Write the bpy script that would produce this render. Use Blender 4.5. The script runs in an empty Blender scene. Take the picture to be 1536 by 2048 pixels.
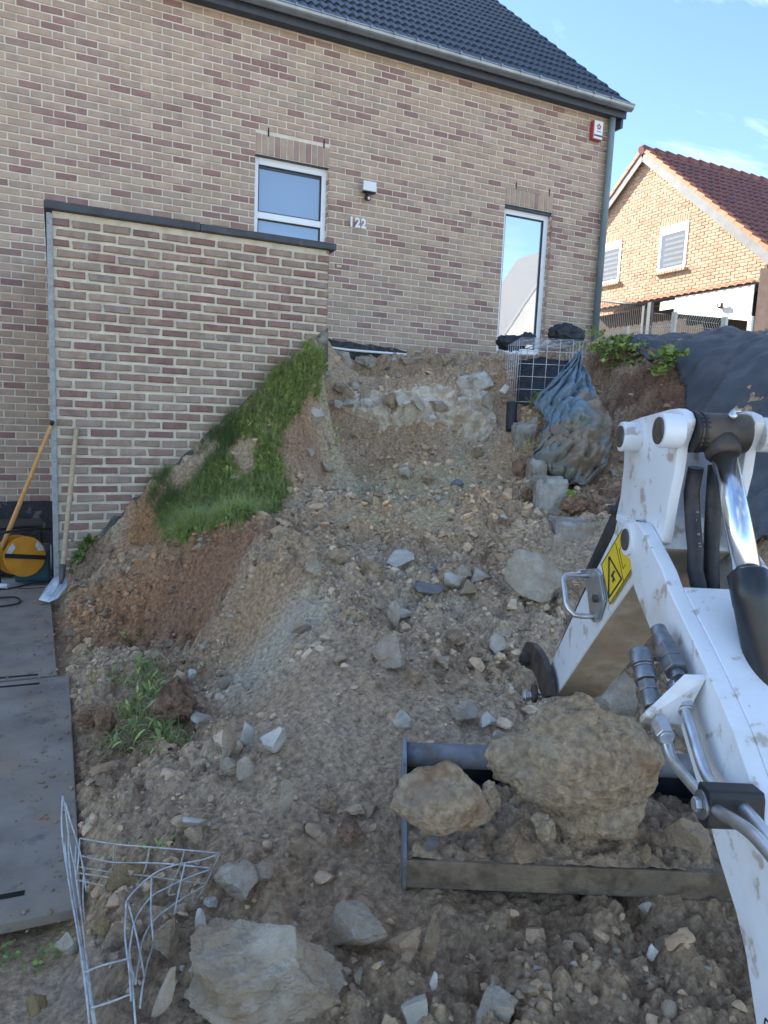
import bpy, bmesh, math, random
import numpy as np
from mathutils import Vector, Matrix, noise as mnoise

# ------------------------------------------------------------------ camera
sc = bpy.context.scene
CAMZ = 1.5
M = np.array([[0.90708536, -0.41887126, 0.04174946],
              [-0.0187159, -0.1392133, -0.99008554],
              [0.42053045, 0.89731072, -0.1341179]])        # rows: right, down, forward
FPX = 1412.0
cd = bpy.data.cameras.new('camera')
cam = bpy.data.objects.new('camera', cd)
sc.collection.objects.link(cam)
cd.sensor_fit = 'VERTICAL'
cd.sensor_height = 24.0
cd.lens = FPX / 2048.0 * 24.0
cd.clip_start = 0.05
cd.clip_end = 3000
r_, d_, f_ = M
cam.matrix_world = Matrix(((r_[0], -d_[0], -f_[0], 0), (r_[1], -d_[1], -f_[1], 0),
                           (r_[2], -d_[2], -f_[2], CAMZ), (0, 0, 0, 1)))
sc.camera = cam

# ------------------------------------------------------------------ light
SUN_EL = math.radians(30)
SUN_DIR = Vector((-0.50, 0.86, 0)).normalized()               # horizontal direction towards the sun
w = bpy.data.worlds.new('World'); sc.world = w; w.use_nodes = True
nt = w.node_tree; nt.nodes.clear()
out = nt.nodes.new('ShaderNodeOutputWorld')
bg = nt.nodes.new('ShaderNodeBackground'); bg.inputs['Strength'].default_value = 0.105
sky = nt.nodes.new('ShaderNodeTexSky'); sky.sky_type = 'NISHITA'; sky.sun_disc = False
sky.sun_elevation = SUN_EL
sky.sun_rotation = math.atan2(SUN_DIR.x, SUN_DIR.y)
sky.air_density = 1.0; sky.dust_density = 0.1; sky.ozone_density = 3.2
tc = nt.nodes.new('ShaderNodeTexCoord')
sep = nt.nodes.new('ShaderNodeSeparateXYZ'); nt.links.new(tc.outputs['Generated'], sep.inputs[0])
zz = nt.nodes.new('ShaderNodeMath'); zz.operation = 'MAXIMUM'; zz.inputs[1].default_value = 0.0
nt.links.new(sep.outputs['Z'], zz.inputs[0])
za = nt.nodes.new('ShaderNodeMath'); za.operation = 'ADD'; za.inputs[1].default_value = 0.22
nt.links.new(zz.outputs[0], za.inputs[0])
dv = nt.nodes.new('ShaderNodeVectorMath'); dv.operation = 'DIVIDE'
cmb = nt.nodes.new('ShaderNodeCombineXYZ')
for i in range(3): nt.links.new(za.outputs[0], cmb.inputs[i])
nt.links.new(tc.outputs['Generated'], dv.inputs[0]); nt.links.new(cmb.outputs[0], dv.inputs[1])
mp = nt.nodes.new('ShaderNodeMapping'); mp.inputs['Rotation'].default_value = (0, 0, math.radians(35))
mp.inputs['Scale'].default_value = (1.0, 2.6, 1.0)
nt.links.new(dv.outputs[0], mp.inputs['Vector'])
cn = nt.nodes.new('ShaderNodeTexNoise'); cn.inputs['Scale'].default_value = 1.15; cn.inputs['Detail'].default_value = 7
cn.inputs['Roughness'].default_value = 0.62; cn.inputs['Distortion'].default_value = 0.5
nt.links.new(mp.outputs[0], cn.inputs['Vector'])
cr = nt.nodes.new('ShaderNodeValToRGB'); cr.color_ramp.elements[0].position = 0.50; cr.color_ramp.elements[1].position = 0.86
cr.color_ramp.elements[0].color = (0.0, 0.0, 0.0, 1); cr.color_ramp.elements[1].color = (0.75, 0.75, 0.75, 1)
nt.links.new(cn.outputs['Fac'], cr.inputs[0])
mx = nt.nodes.new('ShaderNodeMixRGB'); mx.inputs[2].default_value = (7.5, 8.0, 8.6, 1)
nt.links.new(cr.outputs[0], mx.inputs[0]); nt.links.new(sky.outputs[0], mx.inputs[1])
nt.links.new(mx.outputs[0], bg.inputs['Color']); nt.links.new(bg.outputs[0], out.inputs['Surface'])

sd = bpy.data.lights.new('sun', 'SUN'); sd.energy = 5.0; sd.angle = math.radians(0.5); sd.color = (1.0, 0.90, 0.76)
sun = bpy.data.objects.new('sun', sd); sc.collection.objects.link(sun)
tosun = Vector((SUN_DIR.x * math.cos(SUN_EL), SUN_DIR.y * math.cos(SUN_EL), math.sin(SUN_EL)))
sun.rotation_euler = tosun.to_track_quat('Z', 'Y').to_euler()
sun.location = (-10, 20, 20)

vs = sc.view_settings
vs.view_transform = 'Standard'; vs.look = 'None'; vs.gamma = 1.0; vs.exposure = 1.8; vs.use_curve_mapping = False
sc.cycles.use_denoising = True
sc.cycles.max_bounces = 8; sc.cycles.diffuse_bounces = 4; sc.cycles.glossy_bounces = 4

# ------------------------------------------------------------------ frames and small maths
C = np.array([0, 0, CAMZ])
TH = math.radians(-25.11)
U = np.array([math.cos(TH), math.sin(TH), 0.0]); V = np.array([-math.sin(TH), math.cos(TH), 0.0])   # the excavator's own right / forward
D2, D1 = 8.52, 6.12                                            # house front, terrace wall front


def ray(x, y): return M.T @ np.array([(x - 768) / FPX, (y - 1024) / FPX, 1.0])
def at(x, y, dep): return C + ray(x, y) * dep
def onX(x, y, X): d = ray(x, y); return C + d * X / d[0]
def onY(x, y, Y): d = ray(x, y); return C + d * Y / d[1]
def onZ(x, y, Z): d = ray(x, y); return C + d * (Z - CAMZ) / d[2]
def vz(x, y, u):
    d = ray(x, y); t = u / (U @ d); P = C + d * t
    return (float(V @ P), float(P[2]))
def W(u, v, z): return U * u + V * v + np.array([0, 0, z])
def proj(P):
    v = M @ (np.asarray(P, float) - C)
    return 768 + FPX * v[0] / v[2], 1024 + FPX * v[1] / v[2], v[2]


def _hash(ix, iy, seed):
    n = (ix.astype(np.int64) * 374761393 + iy.astype(np.int64) * 668265263 + seed * 974634767) & 0x7fffffff
    n = ((n ^ (n >> 13)) * 1274126177) & 0x7fffffff
    n = n ^ (n >> 16)
    return (n & 0xffff) / 65535.0


def vnoise(x, y, seed=0):
    ix = np.floor(x); iy = np.floor(y); fx = x - ix; fy = y - iy
    fx = fx * fx * fx * (fx * (fx * 6 - 15) + 10); fy = fy * fy * fy * (fy * (fy * 6 - 15) + 10)
    ix = ix.astype(np.int64); iy = iy.astype(np.int64)
    a = _hash(ix, iy, seed); b = _hash(ix + 1, iy, seed); c = _hash(ix, iy + 1, seed); d = _hash(ix + 1, iy + 1, seed)
    return (a + (b - a) * fx) * (1 - fy) + (c + (d - c) * fx) * fy - 0.5


def fbm(x, y, seed=0, oct=4, gain=0.5):
    s = 0; a = 1.0; f = 1.0
    for o in range(oct):
        s = s + a * vnoise(x * f + 17.3 * o, y * f - 9.1 * o, seed + o); a *= gain; f *= 2.03
    return s


def clods(x, y, cell, seed):
    """rounded lumps on a jittered grid: height 0..1"""
    gx = x / cell; gy = y / cell; ix = np.floor(gx).astype(np.int64); iy = np.floor(gy).astype(np.int64)
    h = np.zeros_like(gx)
    for dx in (-1, 0, 1):
        for dy in (-1, 0, 1):
            jx = ix + dx; jy = iy + dy
            px = jx + _hash(jx, jy, seed); py = jy + _hash(jx, jy, seed + 5)
            rr = 0.25 + 0.5 * _hash(jx, jy, seed + 9) ** 2
            d2 = ((gx - px) ** 2 + (gy - py) ** 2) / rr ** 2
            h = np.maximum(h, rr * np.sqrt(np.maximum(0, 1 - d2)))
    return h


# ------------------------------------------------------------------ objects
COL = sc.collection
WL = {}                                                       # world location of every object made here


def tag(o, label=None, cat=None, group=None, kind=None):
    if label: o['label'] = label
    if cat: o['category'] = cat
    if group: o['group'] = group
    if kind: o['kind'] = kind
    return o


def empty(name, loc):
    o = bpy.data.objects.new(name, None); o.empty_display_size = 0.1
    COL.objects.link(o); o.location = loc; WL[o.name] = np.array(loc, float)
    return o


def link(name, me, parent=None, wloc=(0, 0, 0)):
    o = bpy.data.objects.new(name, me); COL.objects.link(o)
    wloc = np.array(wloc, float)
    if parent is not None:
        o.parent = parent; o.location = wloc - WL[parent.name]
    else:
        o.location = wloc
    WL[o.name] = wloc
    return o


def mesh_np(name, verts, faces, mats, mi=None, smooth=False):
    me = bpy.data.meshes.new(name)
    me.from_pydata([tuple(map(float, v)) for v in verts], [], [tuple(int(i) for i in f) for f in faces])
    for m in (mats if isinstance(mats, (list, tuple)) else [mats]): me.materials.append(m)
    if mi is not None: me.polygons.foreach_set('material_index', np.asarray(mi, np.int32))
    if smooth: me.polygons.foreach_set('use_smooth', np.ones(len(faces), bool))
    me.update()
    return me


def tri_mesh(name, verts, tris, mats, col=None, smooth=False, cname='col'):
    """big triangle / quad meshes from numpy arrays"""
    me = bpy.data.meshes.new(name)
    n = len(verts); k = tris.shape[1]
    me.vertices.add(n); me.vertices.foreach_set('co', np.asarray(verts, np.float32).ravel())
    me.loops.add(tris.size); me.loops.foreach_set('vertex_index', tris.astype(np.int32).ravel())
    me.polygons.add(len(tris)); me.polygons.foreach_set('loop_start', np.arange(0, tris.size, k, dtype=np.int32))
    me.polygons.foreach_set('loop_total', np.full(len(tris), k, np.int32))
    me.polygons.foreach_set('use_smooth', np.full(len(tris), smooth, bool))
    for m in (mats if isinstance(mats, (list, tuple)) else [mats]): me.materials.append(m)
    me.update(calc_edges=True)
    if col is not None:
        ca = me.color_attributes.new(cname, 'FLOAT_COLOR', 'POINT')
        c4 = np.ones((n, 4), np.float32); c4[:, :3] = col
        ca.data.foreach_set('color', c4.ravel())
    return me


class MB:
    """collects pieces (world coordinates) into one mesh"""
    def __init__(s): s.v = []; s.f = []; s.m = []; s.sm = []
    def add(s, vs_, fs, mi=0, sm=False):
        o = len(s.v); s.v += [np.asarray(p, float) for p in vs_]
        for f in fs: s.f.append([i + o for i in f]); s.m.append(mi); s.sm.append(sm)
        return s
    def box(s, a, b, mi=0, R=None, o=None):
        a = np.minimum(a, b).astype(float) if False else np.array(a, float); b = np.array(b, float)
        p = [np.array([(a, b)[i & 1][0], (a, b)[(i >> 1) & 1][1], (a, b)[(i >> 2) & 1][2]]) for i in range(8)]
        if R is not None: p = [np.asarray(o) + R @ q for q in p]
        return s.add(p, [(0, 2, 3, 1), (4, 5, 7, 6), (0, 1, 5, 4), (2, 6, 7, 3), (0, 4, 6, 2), (1, 3, 7, 5)], mi)
    def tube(s, path, r, seg=8, mi=0, cap=True, sm=True):
        P = [np.asarray(p, float) for p in path]; n = len(P)
        rr = r if hasattr(r, '__len__') else [r] * n
        T = []
        for i in range(n):
            t = P[min(i + 1, n - 1)] - P[max(i - 1, 0)]; T.append(t / (np.linalg.norm(t) + 1e-12))
        a = np.array([0, 0, 1.0]) if abs(T[0][2]) < 0.9 else np.array([1.0, 0, 0])
        N = np.cross(T[0], a); N /= np.linalg.norm(N)
        vs_ = []; fs = []
        for i in range(n):
            N = N - T[i] * (N @ T[i]); N /= np.linalg.norm(N); B = np.cross(T[i], N)
            for k in range(seg):
                q = 2 * math.pi * k / seg
                vs_.append(P[i] + rr[i] * (math.cos(q) * N + math.sin(q) * B))
        for i in range(n - 1):
            for k in range(seg):
                a0 = i * seg + k; a1 = i * seg + (k + 1) % seg
                fs.append((a0, a1, a1 + seg, a0 + seg))
        s.add(vs_, fs, mi, sm)
        if cap:
            o = len(s.v) - len(vs_)
            s.f.append([o + k for k in range(seg)][::-1]); s.m.append(mi); s.sm.append(False)
            s.f.append([o + (n - 1) * seg + k for k in range(seg)]); s.m.append(mi); s.sm.append(False)
        return s
    def prism(s, pts, a, b, mi=0):
        """closed outline pts (3D, planar) swept from offset a to offset b (3D vectors)"""
        n = len(pts); A = [np.asarray(p) + a for p in pts]; B = [np.asarray(p) + b for p in pts]
        fs = [tuple(range(n))[::-1], tuple(range(n, 2 * n))]
        for i in range(n):
            j = (i + 1) % n; fs.append((i, j, j + n, i + n))
        return s.add(A + B, fs, mi)
    def build(s, name, mats, parent=None, wloc=None, bevel=0, bseg=2, smooth_ang=None):
        if wloc is None:
            wloc = WL[parent.name] if parent is not None else np.mean(s.v, axis=0) * [1, 1, 0] + [0, 0, np.min([p[2] for p in s.v])]
        vv = [p - wloc for p in s.v]
        me = mesh_np(name, vv, s.f, mats, s.m)
        me.polygons.foreach_set('use_smooth', np.array(s.sm, bool))
        bm = bmesh.new(); bm.from_mesh(me)
        bmesh.ops.recalc_face_normals(bm, faces=bm.faces)
        if bevel:
            es = [e for e in bm.edges if len(e.link_faces) == 2 and e.calc_face_angle(0) > 0.5 and not (e.link_faces[0].smooth and e.link_faces[1].smooth)]
            bmesh.ops.bevel(bm, geom=es, offset=bevel, segments=bseg, profile=0.6, affect='EDGES', clamp_overlap=True)
        if smooth_ang:
            for f in bm.faces: f.smooth = True
        bm.to_mesh(me); bm.free()
        if smooth_ang: me.set_sharp_from_angle(angle=math.radians(smooth_ang))
        return link(name, me, parent, wloc)


# ------------------------------------------------------------------ materials
def newmat(name):
    m = bpy.data.materials.new(name); m.use_nodes = True
    t = m.node_tree; b = t.nodes['Principled BSDF']
    return m, t, b


def N(t, typ, **kw):
    n = t.nodes.new(typ)
    for k, v in kw.items():
        if k in n.inputs.keys(): n.inputs[k].default_value = v
        else: setattr(n, k, v)
    return n


def noise_node(t, scale, detail=3, rough=0.55, vec=None):
    n = N(t, 'ShaderNodeTexNoise', Scale=scale, Detail=detail, Roughness=rough)
    if vec is None:
        g = t.nodes.new('ShaderNodeNewGeometry'); vec = g.outputs['Position']
    t.links.new(vec, n.inputs['Vector'])
    return n.outputs['Fac']


def ramp(t, fac, lo, hi):
    r = t.nodes.new('ShaderNodeMapRange'); r.inputs['From Min'].default_value = lo; r.inputs['From Max'].default_value = hi
    t.links.new(fac, r.inputs['Value']); return r.outputs['Result']


def mixc(t, fac, a, b, mode='MIX'):
    m = t.nodes.new('ShaderNodeMixRGB'); m.blend_type = mode
    for i, s in ((0, fac), (1, a), (2, b)):
        if isinstance(s, (int, float)): m.inputs[i].default_value = s
        elif isinstance(s, tuple): m.inputs[i].default_value = (*s, 1)
        else: t.links.new(s, m.inputs[i])
    return m.outputs[0]


def bump(t, b, h, strength, dist=0.01):
    n = N(t, 'ShaderNodeBump', Strength=strength, Distance=dist)
    t.links.new(h, n.inputs['Height']); t.links.new(n.outputs[0], b.inputs['Normal'])


def pbr(name, col, rough=0.8, metal=0.0, var=0.15, vs_=12, bmp=0.0, bs=60, bd=0.01, patches=(), spec=0.5, rvar=0.0, attr=None, amix=1.0):
    """patches: (colour, noise scale, lo, hi[, amount])"""
    m, t, b = newmat(name)
    base = mixc(t, ramp(t, noise_node(t, vs_, 4), 0.3, 0.7), tuple(c * (1 - var) for c in col), tuple(min(1, c * (1 + var)) for c in col))
    if attr:
        a = N(t, 'ShaderNodeAttribute', attribute_name=attr)
        base = mixc(t, 1.0, a.outputs['Color'], mixc(t, ramp(t, noise_node(t, vs_, 5, 0.65), 0.3, 0.7), (1 - var,) * 3, (1 + var,) * 3), 'MULTIPLY')
    for p in patches:
        f = ramp(t, noise_node(t, p[1], 4, 0.6), p[2], p[3])
        if len(p) > 4:
            mm = N(t, 'ShaderNodeMath', operation='MULTIPLY'); t.links.new(f, mm.inputs[0]); mm.inputs[1].default_value = p[4]; f = mm.outputs[0]
        base = mixc(t, f, base, p[0])
    t.links.new(base, b.inputs['Base Color'])
    b.inputs['Roughness'].default_value = rough; b.inputs['Metallic'].default_value = metal
    b.inputs['Specular IOR Level'].default_value = spec
    if rvar:
        rr = t.nodes.new('ShaderNodeMapRange'); rr.inputs['To Min'].default_value = rough - rvar; rr.inputs['To Max'].default_value = rough + rvar
        t.links.new(noise_node(t, vs_ * 1.7, 4), rr.inputs['Value']); t.links.new(rr.outputs[0], b.inputs['Roughness'])
    if bmp: bump(t, b, noise_node(t, bs, 6, 0.65), bmp, bd)
    return m


def S(r, g, b):   # sRGB 0-255 to linear
    f = lambda c: (c / 255 / 12.92) if c <= 10 else ((c / 255 + 0.055) / 1.055) ** 2.4
    return (f(r), f(g), f(b))


hb_cols = [(.42, .305, .225), (.44, .325, .24), (.395, .295, .225), (.46, .345, .255), (.375, .285, .22), (.41, .29, .22),
           (.295, .175, .15), (.27, .16, .14), (.315, .20, .17), (.36, .25, .205)]
HB = [pbr('house_brick_%d' % i, c, .9, var=.12, vs_=9, bmp=.5, bs=70, bd=.006, patches=[((.48, .43, .38), 3.0, .55, .8, .35)]) for i, c in enumerate(hb_cols)]
HBW = np.array([15, 14, 14, 10, 11, 9, 9, 7, 7, 7], float); HBW /= HBW.sum()
H_MORTAR = pbr('house_mortar', (.66, .60, .50), .95, var=.12, vs_=8, bmp=.5, bs=120, bd=.004)
wb_cols = [(.315, .225, .175), (.335, .245, .19), (.29, .21, .165), (.36, .265, .21), (.28, .215, .18), (.325, .245, .20),
           (.255, .15, .125), (.275, .165, .135), (.235, .14, .12), (.29, .185, .15)]
WB = [pbr('terrace_brick_%d' % i, c, .92, var=.2, vs_=14, bmp=.7, bs=55, bd=.008,
          patches=[((.40, .38, .33), 4.5, .58, .78, .5), ((.12, .10, .09), 6, .6, .8, .5)]) for i, c in enumerate(wb_cols)]
WBW = np.array([13, 12, 11, 10, 10, 9, 10, 9, 8, 8], float); WBW /= WBW.sum()
W_MORTAR = pbr('terrace_mortar', (.68, .61, .48), .95, var=.16, vs_=10, bmp=.9, bs=60, bd=.012,
               patches=[((.62, .55, .27), 2.2, .62, .78, .55), ((.46, .42, .35), 5, .58, .75, .55)])
DARK_COPING = pbr('coping_slate', (.045, .048, .058), .55, var=.25, vs_=10, bmp=.3, bs=40, bd=.004, patches=[((.12, .12, .12), 9, .6, .75, .5)])
BITUMEN = pbr('bitumen', (.035, .035, .038), .7, var=.4, vs_=14, bmp=.8, bs=30, bd=.02, patches=[((.20, .19, .16), 7, .56, .66, .8)])
CONCRETE = pbr('concrete', (.30, .285, .255), .9, var=.2, vs_=9, bmp=.9, bs=40, bd=.02, patches=[((.17, .14, .11), 5, .5, .7, .6), ((.42, .41, .39), 11, .6, .75, .5)])
CONC_BLOCK = pbr('kerb_concrete', (.38, .355, .31), .9, var=.3, vs_=7, bmp=1.0, bs=40, bd=.02, patches=[((.30, .22, .15), 5, .44, .62, .85), ((.13, .125, .115), 8, .58, .7, .6), ((.42, .43, .40), 9, .6, .75, .5)])
ROOF = pbr('roof_tile_slate_blue', (.032, .042, .058), .42, var=.3, vs_=6, bmp=.2, bs=40, bd=.005)
ZINC = pbr('zinc', (.30, .34, .37), .38, .75, var=.15, vs_=5, rvar=.1)
ZINC_PIPE = pbr('zinc_downpipe', (.17, .23, .255), .55, .15, var=.12, vs_=4)
FASCIA = pbr('fascia_dark', (.055, .068, .09), .6, var=.2, vs_=8)
UPVC = pbr('window_upvc', (.80, .83, .86), .35, var=.03, vs_=8)
RUBBER = pbr('black_rubber', (.012, .012, .013), .5, var=.3, vs_=30)
DARKJOINT = pbr('dark_gap', (.01, .01, .01), 1.0, var=.1)
SOIL = pbr('soil', (.2, .16, .12), .96, var=.5, vs_=42, bmp=1.0, bs=80, bd=.03, attr='col', spec=.2,
           patches=[((.42, .40, .37), 70, .665, .72, .75), ((.14, .10, .07), 24, .60, .74, .45)])
ROCKM = pbr('rubble', (.3, .28, .25), .95, var=.22, vs_=30, bmp=.9, bs=90, bd=.012, attr='col', spec=.2)
GROUND = pbr('ground_sheet', (.47, .42, .35), .95, var=.2, vs_=1.2, bmp=.3, bs=20, bd=.02)  # made pale so the unseen sunlit ground bounces light onto the house front


def glass_mat(name, fac, tint, back):
    m, t, b = newmat(name); t.nodes.remove(b)
    o = t.nodes['Material Output']
    g = N(t, 'ShaderNodeBsdfGlossy', Roughness=.015); g.inputs['Color'].default_value = (*tint, 1)
    d = N(t, 'ShaderNodeBsdfDiffuse'); d.inputs['Color'].default_value = (*back, 1)
    s = N(t, 'ShaderNodeMixShader'); s.inputs[0].default_value = fac
    bmpn = N(t, 'ShaderNodeBump', Strength=.004, Distance=.05); t.links.new(noise_node(t, 2.5, 2), bmpn.inputs['Height'])
    t.links.new(bmpn.outputs[0], g.inputs['Normal'])
    t.links.new(d.outputs[0], s.inputs[1]); t.links.new(g.outputs[0], s.inputs[2]); t.links.new(s.outputs[0], o.inputs['Surface'])
    return m
GLASS_A = glass_mat('glass_with_blind', .16, (.72, .84, .95), (.22, .27, .34))
GLASS_B = glass_mat('glass_mirror', .46, (.85, .92, 1.0), (.36, .44, .52))
GLASS_C = glass_mat('glass_far', .10, (.8, .88, 1.0), (.13, .14, .15))

# ------------------------------------------------------------------ terrain: the dug ramp, its banks and the garden mound
cp = [  # photo x, y and metres along the lens axis: turned into world points the surface passes through
    (768, 2048, 1.70), (450, 2048, 1.69), (1200, 2048, 1.74), (1500, 2048, 1.76), (250, 2048, 1.67),
    (400, 1800, 2.03), (620, 1800, 2.06), (900, 1800, 2.12), (1400, 1800, 2.18), (220, 1800, 2.09),
    (220, 1650, 2.42), (420, 1620, 2.40), (600, 1600, 2.43), (900, 1600, 2.50), (1400, 1600, 2.62),
    (200, 1500, 2.98), (330, 1500, 2.92), (470, 1440, 3.17), (560, 1480, 2.72), (700, 1450, 2.82), (1000, 1450, 2.9), (1400, 1450, 3.05),
    (180, 1330, 3.98), (290, 1330, 3.86), (400, 1400, 3.40), (466, 1348, 3.70), (620, 1400, 2.95), (640, 1300, 3.30), (800, 1300, 3.40), (1050, 1300, 3.48),
    (130, 1210, 5.10), (220, 1200, 5.0), (310, 1236, 4.72), (398, 1277, 4.28), (640, 1200, 3.72), (720, 1200, 3.82), (850, 1200, 3.92), (1080, 1200, 4.0),
    (350, 1088, 5.0), (410, 1085, 4.74), (500, 1103, 4.32), (565, 1140, 4.0), (620, 1090, 4.55), (700, 1100, 4.58), (850, 1100, 4.62), (1080, 1100, 4.68),
    (620, 1005, 5.4), (720, 1000, 5.55), (900, 1000, 5.65), (1030, 1000, 5.6),
    (690, 930, 6.45), (800, 930, 6.6), (980, 930, 6.6),
    (675, 868, 7.3), (820, 868, 7.4), (990, 868, 7.4),
    (680, 772, 7.6), (820, 772, 7.65), (990, 772, 7.65), (680, 745, 8.4), (820, 745, 8.65), (980, 745, 8.75),
    (640, 762, 6.25), (626, 800, 6.1), (608, 850, 5.95), (592, 900, 5.8), (575, 950, 5.65), (480, 1020, 5.5), (390, 1055, 5.4), (300, 1040, 5.7), (540, 1040, 5.2),
    (660, 860, 7.0), (652, 895, 6.55), (642, 930, 6.15), (630, 965, 5.8),
    (1240, 860, 6.5), (1330, 870, 6.2), (1215, 1000, 5.5), (1300, 1100, 4.5), (1500, 1000, 4.7), (1536, 850, 5.3),
    (1180, 1150, 4.35), (1536, 1200, 3.6), (1250, 1300, 3.45), (1500, 1400, 2.95),
    (1210, 715, 7.4), (1290, 735, 7.0), (1360, 745, 6.6), (1440, 790, 5.9), (1190, 688, 7.9), (1300, 690, 7.6), (1400, 686, 7.2), (1536, 678, 6.6),
    (1050, 830, 7.0), (1150, 830, 7.1),
]
pts = [at(*c) for c in cp]
for X, Y, z in [(.03, 6.1, .12), (.21, 6.1, .34), (.40, 6.1, .50), (.54, 6.1, .72), (1.0, 6.1, 1.10), (1.5, 6.1, 1.55), (1.9, 6.1, 1.9), (2.15, 6.1, 2.1),
                (3.1, 8.5, 2.28), (4.0, 8.5, 2.30), (5.0, 8.5, 2.34), (5.8, 8.5, 2.38), (6.6, 8.5, 2.42), (7.5, 8.4, 2.45),
                (2.6, 7.4, 2.15), (3.0, 8.0, 2.2), (9.0, 8.5, 2.5), (8.5, 5.5, 2.42), (7.5, 4.0, 2.3), (9.5, 2.0, 2.3),
                (0.0, 5.0, .02), (0.0, 4.0, 0.0), (0.05, 3.0, 0.0), (0.03, 2.3, 0.0), (-.4, 1.6, -.03), (-.4, 4.5, -.03), (-.6, 6.5, -.03), (0, 1.0, -.02), (1.2, .5, 0.0), (3.5, 1.0, .5), (4.8, 1.6, 1.2), (-1.5, 3, -.05)]:
    pts.append(np.array([X, Y, z]))
pts = np.array(pts)
CXY = pts[:, :2]


def tps_k(r2): return np.where(r2 > 1e-12, 0.5 * r2 * np.log(np.maximum(r2, 1e-12)), 0)
n_ = len(pts)
K = tps_k(((CXY[:, None] - CXY[None]) ** 2).sum(-1)) + np.eye(n_) * 0.0006
Pm = np.hstack([np.ones((n_, 1)), CXY])
A = np.zeros((n_ + 3, n_ + 3)); A[:n_, :n_] = K; A[:n_, n_:] = Pm; A[n_:, :n_] = Pm.T
TW = np.linalg.solve(A, np.concatenate([pts[:, 2], np.zeros(3)]))


def H0(X, Y):
    X = np.asarray(X, float); Y = np.asarray(Y, float); z = TW[n_] + TW[n_ + 1] * X + TW[n_ + 2] * Y
    for i in range(n_): z = z + TW[i] * tps_k((X - CXY[i, 0]) ** 2 + (Y - CXY[i, 1]) ** 2)
    s = np.clip((X + .08) / .22, 0, 1); s = s * s * (3 - 2 * s)
    z = np.clip(z, -.05, 2.62)
    z = z * s - .05 * (1 - s)
    lim = .36 + .938 * (X - .21) + .25 * np.clip(6.1 - Y, 0, 1)     # never above the old ground line on the terrace wall
    z = np.where((X > .1) & (X < 2.4) & (Y > 5.2) & (Y < 6.3), np.minimum(z, lim), z)
    # the garden plateau is level
    return z


PACKS = [(at(x, y, d), rd * d / FPX) for x, y, d, rd in [(545, 1290, 3.7, 95), (560, 1370, 3.1, 60), (430, 1170, 4.5, 45), (860, 1045, 5.1, 70), (690, 1040, 5.1, 50)]]


def soft(X, Y):
    """where the ground is loose and lumpy: 0 on packed faces, 1 on loose spoil"""
    k = np.clip(.72 + 1.5 * fbm(X * .9, Y * .9, 31, 3), .35, 1.0)
    for c_, rd in PACKS:
        d = ((X - c_[0]) ** 2 + (Y - c_[1]) ** 2) / rd ** 2
        k = k * (1 - .85 * np.exp(-d * d))
    return k


def H1(X, Y):
    z = H0(X, Y); k = soft(X, Y)
    s = np.clip((np.asarray(X) + .02) / .15, 0, 1)
    return z + s * (k * (.05 * fbm(X * 3.1, Y * 3.1, 3, 3) + .045 * fbm(X * 8, Y * 8, 7, 2)))


def H2(X, Y):
    k = soft(X, Y); s = np.clip((X + .02) / .12, 0, 1)
    fine = .085 * clods(X, Y, .15, 11) + .06 * clods(X + .3, Y, .07, 21) + .03 * clods(X, Y + .7, .036, 41)
    return H1(X, Y) + s * (k * fine - .012 + (.35 + .65 * k) * (.018 * fbm(X * 22, Y * 22, 51, 3) + .010 * fbm(X * 70, Y * 70, 61, 2)))


def hit(x, y, tmin=1.0, tmax=11.0):
    d = ray(x, y); t = np.arange(tmin, tmax, .01); P = C[None] + d[None] * t[:, None]
    h = H1(P[:, 0], P[:, 1]); b = np.nonzero(P[:, 2] < h)[0]
    i = b[0] if len(b) else len(t) - 1
    return P[i], t[i]


us_ = np.arange(-3.3, 5.6, .0108)
vsp = [0.75]
while vsp[-1] < 10.6: vsp.append(vsp[-1] + .0078 + .0020 * max(0, vsp[-1] - 1.5))
vsp = np.array(vsp)
gu, gv = np.meshgrid(us_, vsp)
keep_w = gu.shape[1]
GX = (U[0] * gu + V[0] * gv).ravel(); GY = (U[1] * gu + V[1] * gv).ravel()
GZ = H2(GX, GY)
# colours of the different earths (real materials lying there): brown spoil, grey demolition dust, red clay, dark topsoil
col = np.tile(np.array([.205, .160, .115]), (len(GX), 1))
nz1 = fbm(GX * 1.3, GY * 1.3, 71, 4); nz2 = fbm(GX * 4, GY * 4, 81, 4)


def blob(px, py, rx, colr, amt, dep=None):
    global col
    if dep is None: P, dep = hit(px, py)
    else: P = at(px, py, dep)
    rr = rx * dep / FPX
    d = np.sqrt((GX - P[0]) ** 2 + (GY - P[1]) ** 2) / rr + nz2 * .7 + nz1 * .4
    k = np.clip(1.35 - d, 0, 1)[:, None] * amt
    col = col * (1 - k) + np.array(colr) * k


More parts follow.
